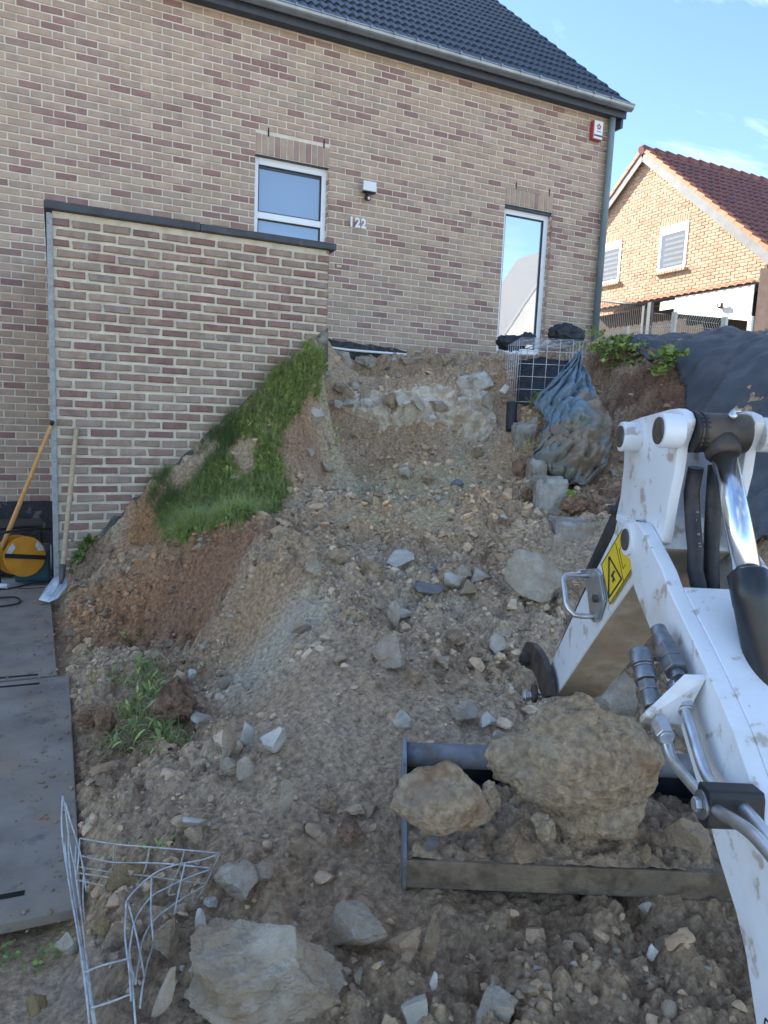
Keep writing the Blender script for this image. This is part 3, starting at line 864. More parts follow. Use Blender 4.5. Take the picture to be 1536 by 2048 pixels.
def boulder(lobes, dep, style, label, cuts, rough, seed, depf=.6, n=6):
    """one rock whose body is the union of lobes (photo x, y, half widths), at dep metres"""
    L = np.array(lobes, float); c0 = L[0, :2]; k = dep / FPX
    cen = np.stack([(L[:, 0] - c0[0]) * k, np.zeros(len(L)), -(L[:, 1] - c0[1]) * k], -1); rad = np.stack([L[:, 2] * k, L[:, 2] * k * depf, L[:, 3] * k], -1)
    v, f = ICO[n]; r = np.random.default_rng(seed); R_ = np.zeros(len(v))
    for c_, ra in zip(cen, rad):
        d = v / ra; cc_ = c_ / ra; a = (d * d).sum(1); b = -2 * (d @ cc_); q0 = cc_ @ cc_ - 1
        disc = b * b - 4 * a * q0; t = np.where(disc > 0, (-b + np.sqrt(np.maximum(disc, 0))) / (2 * a), 0); R_ = np.maximum(R_, t)
    P = v * R_[:, None]
    for _ in range(cuts):
        d = r.normal(size=3); d /= np.linalg.norm(d); m0 = (P @ d).max() * r.uniform(.82, .97); o_ = P @ d - m0; P[o_ > 0] -= np.outer(o_[o_ > 0], d) * .85
    off = r.uniform(-9, 9, 3)
    for i in range(len(P)):
        p = Vector(P[i] * 7 + off); P[i] *= 1 + rough * mnoise.fractal(p, .9, 2.1, 6) + rough * .25 * mnoise.fractal(p * 5, .8, 2.2, 3) - rough * .35 * abs(mnoise.noise(p * 1.7))
    P = P @ np.array(Matrix.Rotation(TH, 3, 'Z')).T
    return tag(link('rock', tri_mesh('rock', P, f, RM[style], smooth=False), None, at(c0[0], c0[1], dep)), label, 'rock')


rocks = [
    (528, 1915, 330, 235, 'concrete', 'biggest pale slab of broken concrete, in front near the bent wire mesh', dict(deepf=.8, cuts=9, rough=.24, tilt=-.15)),
    (712, 1858, 132, 84, 'concrete', 'flat oval concrete lump to the right of the biggest slab', dict()),
    (785, 1297, 80, 68, 'concrete', 'round dusty boulder alone in the middle of the ramp', dict()),
    (1060, 1158, 138, 118, 'concrete', 'large sandy concrete block below the kerb blocks, beside the excavator link', dict(rough=.2)),
    (798, 1120, 74, 36, 'stone', 'flat grey stone topping the rubble line across the ramp', dict()),
    (738, 1138, 62, 52, 'clod', 'brown lump just left of the flat grey stone in the rubble line', dict()),
    (678, 1117, 64, 48, 'clod', 'leftmost lump of the rubble line across the ramp', dict()),
    (622, 1130, 44, 40, 'concrete', 'small concrete lump at the left end of the rubble line', dict()),
    (548, 1483, 58, 62, 'white', 'white angular stone standing at the foot of the smooth grey cut', dict()),
    (494, 1536, 42, 48, 'concrete', 'squarish concrete cube lying below the white angular stone', dict()),
    (597, 1242, 54, 50, 'stone', 'grey stone stuck at the top of the smooth grey cut', dict()),
    (352, 1400, 96, 104, 'brown', 'big round brown clod beside the uprooted green weeds', dict()),
    (447, 1362, 25, 32, 'stone', 'small blue grey stone above the big round brown clod', dict()),
    (382, 1346, 22, 24, 'white', 'small pale stone above the big brown clod, left of the blue grey one', dict()),
    (176, 1428, 58, 50, 'brown', 'brown clod next to the steel plate edge', dict()),
    (212, 1440, 44, 66, 'brown', 'upright brown clod left of the uprooted weeds', dict()),
    (456, 1478, 40, 96, 'concrete', 'upright earthy slab leaning at the foot of the grey cut', dict(tilt=.1)),
    (493, 1462, 34, 42, 'stone', 'blue grey stone leaning on the upright earthy slab', dict()),
    (407, 1440, 52, 26, 'stone', 'low flat stone under the big round brown clod', dict()),
    (462, 1525, 52, 34, 'concrete', 'low concrete lump below the upright earthy slab', dict()),
    (573, 1592, 30, 78, 'concrete', 'tall narrow concrete splinter standing alone in the loose earth', dict()),
    (941, 1178, 44, 36, 'concrete', 'angular concrete piece at the right end of the rubble line', dict()),
    (868, 1146, 46, 26, 'slate', 'dark slate shard in the rubble line', dict()),
    (845, 1172, 84, 18, 'slate', 'long thin dark shard lying across the rubble line', dict()),
    (925, 1140, 60, 24, 'concrete', 'thin concrete flake above the dark shards', dict()),
    (905, 1160, 56, 30, 'stone', 'grey flake between the dark shards and the sandy block', dict()),
    (960, 1152, 46, 30, 'stone', 'grey lump touching the sandy block', dict()),
    (952, 766, 82, 48, 'white', 'pale mortar boulder on the footing near the wire basket', dict(dep=7.6)),
    (634, 829, 32, 30, 'stone', 'blue grey stone in the gully left of the footing', dict()),
    (620, 900, 26, 22, 'stone', 'small grey stone lower down in the gully left of the footing', dict()),
    (650, 930, 30, 24, 'stone', 'lowest grey stone in the gully beside the footing', dict()),
    (813, 940, 34, 26, 'stone', 'pale blue stone in the dirt below the footing', dict()),
    (856, 955, 28, 22, 'clod', 'brown stone right of the pale blue one below the footing', dict()),
    (953, 904, 28, 24, 'clod', 'lone brown stone below the right end of the footing', dict()),
    (916, 965, 30, 14, 'slate', 'dark flat shard in the dirt right of the pale blue stone', dict()),
    (890, 1008, 30, 18, 'concrete', 'small flat stone in the upper ramp above the sandy patch', dict()),
    (735, 975, 22, 18, 'concrete', 'small pale stone on the left of the upper ramp', dict()),
    (400, 1842, 26, 54, 'white', 'white upright stone between the wire mesh and the biggest slab', dict()),
    (332, 1872, 54, 92, 'concrete', 'speckled upright concrete lump inside the bent wire mesh', dict()),
    (390, 1935, 22, 76, 'stone', 'thin upright stone at the left edge of the biggest slab', dict()),
    (325, 1985, 40, 130, 'stone', 'long grey kerb fragment lying under the wire mesh', dict(tilt=.45)),
    (972, 1434, 48, 38, 'white', 'white flat shard above the excavator bucket', dict()),
    (935, 1422, 52, 38, 'concrete', 'rounded lump left of the white flat shard', dict()),
    (802, 1442, 48, 44, 'stone', 'pale grey stone above the left end of the bucket', dict()),
    (1000, 1475, 34, 36, 'stone', 'grey stone just behind the bucket tube', dict()),
    (785, 1230, 34, 62, 'concrete', 'narrow upright lump in the middle of the ramp', dict()),
    (990, 1282, 44, 40, 'stone', 'blunt grey stone left of the bucket link', dict()),
    (912, 1275, 40, 34, 'clod', 'brown clod right of the round dusty boulder', dict()),
    (830, 1350, 40, 34, 'clod', 'brown clod below the round dusty boulder', dict()),
    (256, 1768, 108, 82, 'tan', 'tan clay boulder behind the bent wire mesh', dict(rough=.3, dep=2.08)),
    (475, 1762, 92, 66, 'concrete', 'dusty rounded boulder right of the bent wire mesh', dict()),
    (530, 1738, 52, 42, 'concrete', 'smaller boulder behind the dusty rounded one', dict()),
    (210, 1850, 46, 34, 'tan', 'tan lump low inside the bent wire mesh', dict()),
    (135, 1880, 40, 44, 'stone', 'grey stone left of the bent wire mesh', dict()),
    (72, 2008, 44, 40, 'tan', 'tan stone near the picture corner left of the bent mesh', dict()),
    (820, 2022, 72, 66, 'stone', 'pale stone at the lower edge right of the biggest slab', dict()),
    (1000, 2010, 96, 76, 'concrete', 'broad concrete lump at the lower edge under the bucket', dict()),
    (868, 1960, 18, 44, 'white', 'small white splinter in the loose dirt below the bucket corner', dict()),
    (1305, 1902, 28, 38, 'white', 'smooth pale pebble in the dark dirt by the boom', dict()),
    (1290, 1815, 30, 28, 'stone', 'grey pebble just below the bucket edge', dict()),
    (860, 1885, 32, 120, 'clod', 'narrow ridge of earth pressed up below the bucket corner', dict(tilt=.15)),
    (660, 1600, 46, 34, 'clod', 'brown clod left of the bucket in the loose earth', dict()),
    (700, 1660, 54, 40, 'brown', 'dark brown clod left of the bucket lip', dict()),
    (600, 1690, 50, 38, 'clod', 'clod in the loose earth above the flat oval lump', dict()),
    (390, 1640, 46, 26, 'stone', 'flat pale stone above the bent wire mesh', dict()),
    (1040, 930, 34, 40, 'brown', 'dark earthy lump below the black post on the ramp edge', dict(dep=6.0)),
    (1060, 1060, 46, 52, 'brown', 'dark earthy stone left of the stained kerb block foot', dict(dep=5.05)),
    (1088, 1082, 40, 36, 'concrete', 'grey stone under the stained kerb block', dict(dep=4.9)),
    (1150, 1005, 60, 40, 'brown', 'earth lump between the tarpaulin and the lowest kerb block', dict(dep=5.2)),
    (1200, 1010, 70, 50, 'brown', 'rusty earth heap at the foot of the tarpaulin', dict(dep=5.3)),
    (1055, 985, 30, 34, 'brown', 'small dark lump on the ramp edge beside the narrow kerb upright', dict(dep=5.5)),
    (1235, 1400, 80, 100, 'concrete', 'grey boulder in the shade behind the big bucket boulder', dict()),
]
for px, py, wp, hp, sty, lab, kw in rocks: rock(px, py, wp, hp, sty, lab, **kw)

# ------------------------------------------------------------------ excavator reaching in from the right
WHITE = pbr('excavator_white', (.70, .735, .77), .34, var=.05, vs_=5, bmp=.08, bs=120, bd=.003, patches=[((.48, .42, .34), 5, .50, .66, .5), ((.32, .25, .17), 20, .585, .65, .65), ((.10, .08, .065), 60, .70, .73, .8), ((.14, .11, .09), 15, .73, .745, .8)], rvar=.14)
MUDWHITE = pbr('excavator_mud_film', (.34, .275, .205), .85, var=.2, vs_=10, bmp=.6, bs=70, bd=.006, patches=[((.58, .57, .55), 5, .55, .75, .55), ((.20, .145, .10), 30, .6, .72, .5)])
CHROME = pbr('chrome_rod', (.80, .82, .85), .20, 1.0, var=.03, vs_=6)
STEEL = pbr('galvanised_steel', (.55, .57, .58), .36, .9, var=.15, vs_=40, rvar=.1)
GREYSTEEL = pbr('coupler_steel', (.23, .24, .25), .38, .8, var=.2, vs_=60, rvar=.1)
PINSTEEL = pbr('pin_steel', (.10, .095, .085), .5, .5, var=.35, vs_=50, patches=[((.16, .11, .07), 30, .5, .7, .5)])
BLACKP = pbr('black_cylinder', (.018, .02, .024), .32, var=.25, vs_=20, rvar=.08)
DARKST = pbr('greasy_steel', (.045, .038, .032), .55, .2, var=.5, vs_=18, bmp=.4, bs=60, bd=.005, patches=[((.13, .09, .06), 9, .52, .7, .6)])
HOSE = pbr('hydraulic_hose', (.022, .022, .025), .6, var=.4, vs_=40, patches=[((.09, .075, .06), 14, .52, .7, .6)])
YELLOW = pbr('sticker_yellow', (.72, .52, .02), .45, var=.06, vs_=30)
BLACKINK = pbr('sticker_black', (.012, .012, .012), .5, var=.1)
BUCKETPAINT = pbr('bucket_paint', (.16, .17, .19), .6, .2, var=.3, vs_=14, patches=[((.30, .33, .37), 6, .5, .7, .7), ((.12, .085, .06), 9, .52, .66, .8)])
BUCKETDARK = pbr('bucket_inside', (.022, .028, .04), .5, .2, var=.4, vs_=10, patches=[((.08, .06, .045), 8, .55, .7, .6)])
EDGE = pbr('cutting_edge', (.17, .125, .085), .75, .1, var=.4, vs_=22, bmp=.8, bs=50, bd=.01, patches=[((.27, .20, .135), 12, .46, .62, .9), ((.09, .08, .07), 6, .55, .7, .6)])
US, SW, UB = .58, .147, .545
ex = empty('excavator', W(.65, 1.2, 0))
tag(ex, 'white excavator boom, stick and loaded bucket reaching in beside the ramp', 'excavator')
def side(pxs, u): return [W(u, *vz(x, y, u)) for x, y in pxs]
def cylu(m, v, z, u0, u1, r, seg=24, mi=0, sm=True): m.tube([W(u0, v, z), W(u1, v, z)], r, seg, mi, sm=sm)

# boom: two side plates joined by a box
bt = [(1256, 1042), (1277, 1046), (1291, 1072), (1305, 1100), (1324, 1139), (1338, 1180), (1364, 1234), (1392, 1292), (1429, 1372), (1467, 1462), (1519, 1615), (1572, 1790), (1640, 2048), (1720, 2350)]
bb = [(1530, 2350), (1511, 2048), (1491, 1912), (1471, 1825), (1439, 1724), (1407, 1607), (1391, 1559), (1355, 1434), (1303, 1267), (1276, 1200), (1267, 1175), (1262, 1141), (1260, 1121), (1252, 1111), (1243, 1095), (1240, 1078), (1243, 1058)]
m = MB(); sp = side(bt + bb, UB)
m.prism(sp, U * 0, U * .030); m.prism(sp, U * .187, U * .217)
fill = side([(1334, 1172), (1366, 1236), (1394, 1294), (1431, 1374), (1469, 1464), (1521, 1617), (1574, 1792), (1642, 2048), (1722, 2350), (1532, 2346), (1513, 2046), (1473, 1824), (1409, 1606), (1357, 1433), (1305, 1268), (1300, 1215)], UB)
m.prism(fill, U * .029, U * .188)
boom = m.build('boom', WHITE, ex, bevel=.005, bseg=3, smooth_ang=35)
# stick
stick_px = [(1239, 1012), (1228, 1062), (1220, 1080), (1190, 1140), (1163, 1192), (1096, 1338), (1099, 1364), (1098, 1392), (1114, 1389), (1206, 1250), (1266, 1166), (1322, 1100), (1310, 1030)]
m = MB(); m.prism(side(stick_px, US), U * 0, U * SW)
stick = m.build('stick', [WHITE, MUDWHITE], ex, bevel=.009, bseg=3, smooth_ang=40)
fwd = Vector(-V) * .75 + Vector((0, 0, -.66))
for p in stick.data.polygons:
    if p.normal.dot(fwd) > .75: p.material_index = 1
head_px = [(1236, 1030), (1244, 995), (1250, 942), (1252, 905), (1246, 872), (1252, 852), (1265, 842), (1291, 833), (1342, 819), (1358, 817), (1370, 824), (1376, 840), (1373, 856), (1361, 889), (1354, 942), (1342, 1000), (1331, 1070), (1328, 1086), (1316, 1092), (1285, 1112), (1255, 1090), (1238, 1050)]
for a, b in ((-.005, .017), (SW - .017, SW + .005)):
    m = MB(); m.prism(side(head_px, US), U * a, U * b); m.build('head_plate', WHITE, stick, bevel=.004, bseg=2, smooth_ang=40)
m = MB(); wx = side([(1236, 1028), (1262, 1040), (1290, 1068), (1313, 1092), (1310, 1098), (1284, 1080), (1258, 1056), (1234, 1040)], US - .006); m.prism(wx, U * -.004, U * .004)
m.build('weld_seam', WHITE, stick, bevel=.003)
p1 = vz(1241, 873, .535); p2 = vz(1318, 861, .535); pv = vz(1251, 1079, .538)
for (v, z), r0, r1 in ((p1, .034, .025), (p2, .034, .027)):
    m = MB(); cylu(m, v, z, .535, .578, r0); m.build('pin_boss', WHITE, stick, bevel=.003)
    m = MB(); cylu(m, v, z, US + SW + .003, US + SW + .05, r0); m.build('pin_boss', WHITE, stick, bevel=.003)
    m = MB(); cylu(m, v, z, .531, .56, r1); m.build('pin', PINSTEEL, stick, bevel=.002)
m = MB(); cylu(m, *p1, US + .015, US + SW - .015, .024); m.build('cross_tube', PINSTEEL, stick)
m = MB(); cylu(m, *pv, .538, .56, .036); cylu(m, *pv, .575, US + SW + .02, .05); m.build('pivot_boss', WHITE, boom, bevel=.003)
m = MB(); cylu(m, *pv, .534, .55, .0245); m.build('pivot_pin', PINSTEEL, boom, bevel=.003)
m = MB(); m.prism(side([(1276, 1040), (1290, 1047), (1303, 1072), (1306, 1100), (1298, 1096), (1286, 1068)], .574), U * -.006, U * .01); m.build('grease_pad', DARKST, boom, bevel=.002)
# arm cylinder on top of the boom
uc = US + SW / 2
cyl = empty('arm_cylinder', W(uc, *p2)); cyl.parent = ex; cyl.location = WL[cyl.name] - WL[ex.name]
m = MB(); cylu(m, *p2, US + .022, US + SW - .022, .039, 28); m.build('rod_eye', DARKST, cyl, bevel=.004)
m = MB()
for k in range(4): cylu(m, *p2, US + .018 + k * .006, US + .023 + k * .006, .041 - .002 * (k % 2), 24)
m.build('shim_stack', RUBBER, cyl)
e0 = W(uc, *p2); e1 = W(uc, *vz(1497, 1150, uc)); dr = (e1 - e0) / np.linalg.norm(e1 - e0)
m = MB(); m.tube([e0 + dr * .02, e0 + dr * .048, e0 + dr * .056], [.034, .033, .027], 24); m.build('rod_collar', DARKST, cyl)
m = MB(); m.tube([e0 + dr * .05, e1 + dr * .02], .0235, 32); m.build('rod', CHROME, cyl)
m = MB(); m.tube([e1 - dr * .006, e1, e1 + dr * .055, e1 + dr * .056, e1 + dr * .6], [.030, .0355, .0355, .0345, .0345], 32); m.build('barrel', BLACKP, cyl)
m = MB(); g0 = W(uc + .012, *p2) + np.array([0, 0, .036]); gd = -V * .55 + np.array([0, 0, .83]); g0 = W(uc + .012, *p2) + gd * .037
m.tube([g0, g0 + gd * .008, g0 + gd * .009, g0 + gd * .018], [.008, .008, .0045, .004], 10); m.tube([g0 + gd * .013, g0 + gd * .016 + U * .012], .004, 8); m.build('grease_nipple', STEEL, cyl)
m = MB(); q0 = W(US + SW + .03, *p2) + np.array([0, 0, -.034]) - V * .012; m.tube([q0, q0 + U * .02 - V * .012 + np.array([0, 0, -.008])], .010, 6, sm=False); m.tube([q0 + U * .018 - V * .010 + np.array([0, 0, -.007]), q0 + U * .03 - V * .02 + np.array([0, 0, -.012])], .007, 10); m.build('lock_bolt', PINSTEEL, cyl)
for pth, u in (([(1392, 935), (1383, 985), (1386, 1050), (1391, 1100), (1390, 1140), (1398, 1176), (1404, 1215)], .625), ([(1432, 930), (1428, 990), (1424, 1060), (1422, 1120), (1424, 1180), (1428, 1215)], .665)):
    m = MB(); m.tube([W(u, *vz(x, y, u)) for x, y in pth], .0155, 14); hs = m.build('hose', HOSE, ex)
    if u < .64:
        for (ya, yb_, xa, xb) in ((1020, 1024, 1379, 1391), (1036, 1040, 1379, 1387), (1064, 1068, 1382, 1393), (1083, 1085, 1382, 1394), (1089, 1091, 1382, 1396), (1094, 1096, 1382, 1391)):
            mm = MB(); uu = u - .0005; mm.prism([W(uu, *vz(x, y, uu)) - V * .0162 for x, y in ((xa, ya), (xb, ya), (xb, yb_), (xa, yb_))], U * 0, V * .002); mm.build('hose_print', pbr('hose_print', (.35, .35, .35), .7), hs)
# bucket cylinder behind the stick
A_ = np.array(vz(1228, 1062, US)); B_ = np.array(vz(1096, 1338, US)); ee = (B_ - A_) / np.linalg.norm(B_ - A_); nn = np.array([-ee[1], ee[0]])
if nn[0] < 0: nn = -nn
ax_ = lambda s, off=.045: W(US + .035, *(A_ + ee * s + nn * off))
bc = empty('bucket_cylinder', ax_(0)); bc.parent = ex; bc.location = WL[bc.name] - WL[ex.name]
m = MB(); m.tube([ax_(-.22), ax_(.29), ax_(.30)], [.034, .034, .028], 24); m.build('barrel', HOSE, bc)
m = MB(); m.tube([ax_(.29), ax_(.74, .03)], .0165, 18); m.build('rod', BLACKP, bc)
m = MB(); q0 = ax_(-.03); m.tube([q0 - U * .034, q0 - U * .05], .013, 6, sm=False); m.tube([q0 - U * .04, q0 - U * .05 + V * .02], .007, 8); m.build('hose_union', PINSTEEL, bc)
m = MB(); q0 = ax_(.26); m.tube([q0 - U * .02, q0 - U * .055], .010, 6, sm=False); m.tube([q0 - U * .05, q0 - U * .06 - V * .02], .008, 10); m.build('hose_union', STEEL, bc)
# link at the foot of the stick
lk = [(1052, 1283), (1063, 1286), (1074, 1298), (1084, 1316), (1092, 1340), (1097, 1364), (1097, 1392), (1084, 1396), (1078, 1378), (1072, 1356), (1062, 1340), (1050, 1336), (1042, 1320), (1043, 1300)]
m = MB(); m.prism(side(lk, .545), U * 0, U * .022); lkp = m.build('link_plate', DARKST, ex, bevel=.004)
v, z = vz(1043, 1318, .52); m = MB(); cylu(m, v, z, .518, .546, .024); cylu(m, v, z, .51, .52, .014, 6); m.build('link_pin', DARKST, lkp, bevel=.002)
v, z = vz(1048, 1391, .50); m = MB(); cylu(m, v, z, .495, .515, .019, 6, sm=False); cylu(m, v, z, .515, .56, .014); m.build('bucket_pin', STEEL, lkp, bevel=.002)
v2, z2 = vz(1063, 1387, .52); m = MB(); cylu(m, v2, z2, .522, .536, .030); m.build('pin_collar', DARKST, lkp, bevel=.003)
m = MB(); m.tube([W(.502, v + .022 * math.cos(t), z - .004 + .024 * math.sin(t)) for t in np.linspace(0, 6.28, 20)], .0018, 6); m.build('ring_clip', STEEL, lkp)
# lifting handle
hp = [(1174, 1138), (1189, 1137), (1198, 1150), (1206, 1200), (1194, 1240), (1186, 1245), (1180, 1238), (1174, 1185), (1166, 1160)]
m = MB(); m.prism(side(hp, .567), U * 0, U * .009); hdl = m.build('handle_plate', STEEL, stick, bevel=.002)
a0 = vz(1177, 1151, .567); b0 = vz(1187, 1233, .567)
def L2(t): return (a0[0] + (b0[0] - a0[0]) * t, a0[1] + (b0[1] - a0[1]) * t)
m = MB(); m.tube([W(.572, *a0), W(.52, *a0), W(.503, *L2(.03)), W(.496, *L2(.14)), W(.498, *L2(.72)), W(.504, *L2(.86)), W(.516, *L2(.98)), W(.535, *b0), W(.572, *b0)], .0075, 12); m.build('handle_bar', STEEL, hdl)
v, z = vz(1189, 1197, .56); m = MB(); cylu(m, v, z, .556, .568, .011, 6, sm=False); m.build('bolt', PINSTEEL, hdl)
# warning sticker
def st(pxs, k, mat, nm, par, th=.0006):
    u = US - .0075 - k * .0004; mm = MB(); mm.prism(side(pxs, u), U * 0, U * th); return mm.build(nm, mat, par)
sk = st([(1202, 1129), (1204, 1125), (1256, 1036), (1276, 1118), (1219, 1209)], 0, YELLOW, 'warning_sticker', stick, .004)
for a, b in (((1218, 1113), (1243, 1158)), ((1243, 1158), (1217, 1196)), ((1217, 1196), (1218, 1113))):
    d = np.array(b, float) - a; n = np.array([-d[1], d[0]]) / np.hypot(*d) * 1.5
    st([tuple(np.array(a) - n), tuple(np.array(b) - n), tuple(np.array(b) + n), tuple(np.array(a) + n)], 1, BLACKINK, 'triangle_border', sk)
for a, b, w_ in (((1231, 1086), (1247, 1163), .5), ((1238, 1099), (1246, 1138), .5), ((1238, 1099), (1244, 1094), .5), ((1246, 1138), (1251, 1128), .5)):
    d = np.array(b, float) - a; n = np.array([-d[1], d[0]]) / np.hypot(*d) * w_
    st([tuple(np.array(a) - n), tuple(np.array(b) - n), tuple(np.array(b) + n), tuple(np.array(a) + n)], 1, BLACKINK, 'printed_line', sk)
st([(1221, 1152), (1228, 1140), (1230, 1143), (1226, 1151), (1229, 1156), (1231, 1163), (1228, 1160), (1226, 1167), (1224, 1162), (1225, 1156)], 1, BLACKINK, 'printed_figure', sk)
for e_ in (((1203, 1129), (1256, 1038)), ((1203, 1129), (1219, 1208)), ((1219, 1208), (1275, 1119))):
    d = np.array(e_[1], float) - e_[0]; n = np.array([-d[1], d[0]]) / np.hypot(*d) * .6
    st([tuple(np.array(e_[0]) - n), tuple(np.array(e_[1]) - n), tuple(np.array(e_[1]) + n), tuple(np.array(e_[0]) + n)], 1, BLACKINK, 'sticker_border', sk)
# quick couplers, bracket, pipes and clamp on the boom's side
def lathe(pa, pb, u, prof, mat, nm, seg=20, par=boom):
    a = W(u, *vz(*pa, u)); b = W(u, *vz(*pb, u)); L = b - a; m = MB()
    for (t0, t1, r, sg) in prof: m.tube([a + L * t0, a + L * t1], r, sg, sm=sg > 8)
    return m.build(nm, mat, par, bevel=.0015)
lathe((1316, 1258), (1356, 1352), .515, [(0, .16, .0145, 24), (.16, .24, .0155, 24), (.24, .42, .017, 24), (.42, .68, .021, 6), (.69, .92, .0215, 6), (.92, 1.05, .012, 16)], GREYSTEEL, 'quick_coupler')
lathe((1279, 1302), (1303, 1404), .465, [(0, .06, .018, 24), (.06, .30, .0195, 24), (.31, .36, .0188, 24), (.37, .60, .0192, 24), (.61, .80, .0165, 6), (.80, 1.1, .0145, 16)], GREYSTEEL, 'quick_coupler')
pA = W(.515, *vz(1362, 1366, .515)); pB = W(.465, *vz(1313, 1435, .465))
axd = W(.515, *vz(1366, 1415, .515)) - W(.515, *vz(1352, 1345, .515)); axd /= np.linalg.norm(axd)
m = MB()
ou = [pA + U * .035 + axd * -.01, pA + U * .03 - np.cross(U, axd) * .03, pA - U * .005 - np.cross(U, axd) * .03, pB - U * .022 - np.cross(U, axd) * .012, pB - U * .022 + np.cross(U, axd) * .018, pB + U * .05 + np.cross(U, axd) * .022, pA + U * .035 + np.cross(U, axd) * .03]
m.prism(ou, axd * -.005, axd * .005); m.build('coupler_bracket', WHITE, boom, bevel=.002)
lathe((1352, 1372), (1372, 1424), .515, [(-.1, .12, .0175, 6), (.12, .3, .013, 16), (.3, .92, .0165, 6), (.92, 1.0, .013, 16)], STEEL, 'pipe_nut')
lathe((1311, 1426), (1334, 1478), .468, [(-.1, .12, .0165, 6), (.12, .3, .012, 16), (.3, .92, .0155, 6), (.92, 1.0, .012, 16)], STEEL, 'pipe_nut')
def smooth_path(P, n=6):
    P = np.array(P, float); o = []
    for i in range(len(P) - 1):
        p0 = P[max(i - 1, 0)]; p1_ = P[i]; p2_ = P[i + 1]; p3 = P[min(i + 2, len(P) - 1)]
        for k in range(n):
            t = k / n; o.append(.5 * ((2 * p1_) + (-p0 + p2_) * t + (2 * p0 - 5 * p1_ + 4 * p2_ - p3) * t * t + (-p0 + 3 * p1_ - 3 * p2_ + p3) * t ** 3))
    o.append(P[-1]); return o
for px_, u in (([(1368, 1414), (1380, 1450), (1392, 1490), (1404, 1528), (1416, 1556), (1436, 1582), (1468, 1600), (1498, 1628), (1536, 1674), (1600, 1760)], .515), ([(1333, 1472), (1337, 1498), (1346, 1522), (1366, 1548), (1424, 1612), (1466, 1640), (1500, 1664), (1536, 1702), (1590, 1772)], .478)):
    m = MB(); m.tube(smooth_path([W(u, *vz(x, y, u)) for x, y in px_]), .0088, 14); m.build('hydraulic_pipe', STEEL, boom)
cc = np.array(vz(1452, 1611, .50)); dd = np.array(vz(1490, 1640, .50)) - np.array(vz(1415, 1570, .50)); dd /= np.linalg.norm(dd); pn = np.array([-dd[1], dd[0]])
m = MB()
oct_ = [(-.016, -.027), (.016, -.027), (.020, -.017), (.020, .022), (.010, .030), (-.011, .030), (-.020, .018), (-.020, -.020)]
m.prism([W(.467, *(cc + dd * a + pn * b)) for a, b in oct_], U * 0, U * .078); clm = m.build('pipe_clamp', RUBBER, boom, bevel=.003)
m = MB(); cylu(m, *cc, .463, .468, .020); m.build('washer', GREYSTEEL, clm)
m = MB(); cylu(m, *cc, .454, .463, .0105, 6, sm=False); m.build('bolt', STEEL, clm, bevel=.001)
m = MB()
for a, b in (((1530, 2036), (1527, 2056)), ((1529, 2036), (1541, 2050))):
    d = np.array(b, float) - a; n = np.array([-d[1], d[0]]) / np.hypot(*d) * 1.2
    m.prism(side([tuple(np.array(a) - n), tuple(np.array(b) - n), tuple(np.array(b) + n), tuple(np.array(a) + n)], UB - .001), U * 0, U * .0006)
m.build('boom_lettering', BLACKINK, boom)

# bucket
BU0, BU1 = .100, 1.19
def zv(x, y, v_):
    d = ray(x, y); t = v_ / (V @ d); return float((C + d * t)[2])
LT = (1.93, zv(830, 1722, 1.93)); LB = (1.945, zv(830, 1776, 1.945)); TC = (2.33, zv(900, 1512, 2.33))
bkt = empty('bucket', W(.65, 2.1, 0)); bkt.parent = ex; bkt.location = WL[bkt.name] - WL[ex.name]
prof_b = [LB, (2.02, LB[1] - .055), (2.14, LB[1] - .085), (2.28, LB[1] - .075), (2.38, LB[1] - .02), (2.42, LB[1] + .07), (2.41, TC[1] - .02)]
m = MB()
prof_in = [(LT[0] + .02, LT[1] - .012), (2.03, LB[1] - .035), (2.14, LB[1] - .065), (2.27, LB[1] - .055), (2.36, LB[1] - .005), (2.395, LB[1] + .075), (2.39, TC[1] - .02)]
m.prism([W(BU0 + .012, *p) for p in prof_b + prof_in[::-1]], U * 0, U * (BU1 - BU0 - .024)); m.build('shell', BUCKETDARK, bkt)
m = MB(); m.prism([W(BU0, *p) for p in (LT, LB, (LB[0] + .03, LB[1] - .012), (LT[0] + .03, LT[1] - .004))], U * 0, U * (BU1 - BU0)); m.build('cutting_edge', EDGE, bkt, bevel=.003)
for u in (BU0, BU1 - .012):
    m = MB(); m.prism([W(u, *p) for p in [(LT[0] - .004, LT[1] + .012), (LB[0] - .003, LB[1] - .004)] + prof_b[1:] + [(TC[0] + .045, TC[1] + .04), (TC[0], TC[1] + .062), (TC[0] - .045, TC[1] + .04), (LT[0] + .12, LT[1] + .055)]], U * 0, U * .012); m.build('side_plate', BUCKETPAINT, bkt, bevel=.002)
m = MB(); cylu(m, *TC, BU0 + .012, BU1 - .012, .041, 32); m.build('torsion_tube', BUCKETPAINT, bkt)
for u in (.57, .70):
    m = MB(); m.prism([W(u, *p) for p in ((2.30, LB[1] + .0), (2.42, LB[1] + .05), (2.44, TC[1] + .10), (2.34, TC[1] + .12), (2.27, TC[1] + .02))], U * 0, U * .02); m.build('mounting_lug', BUCKETDARK, bkt)
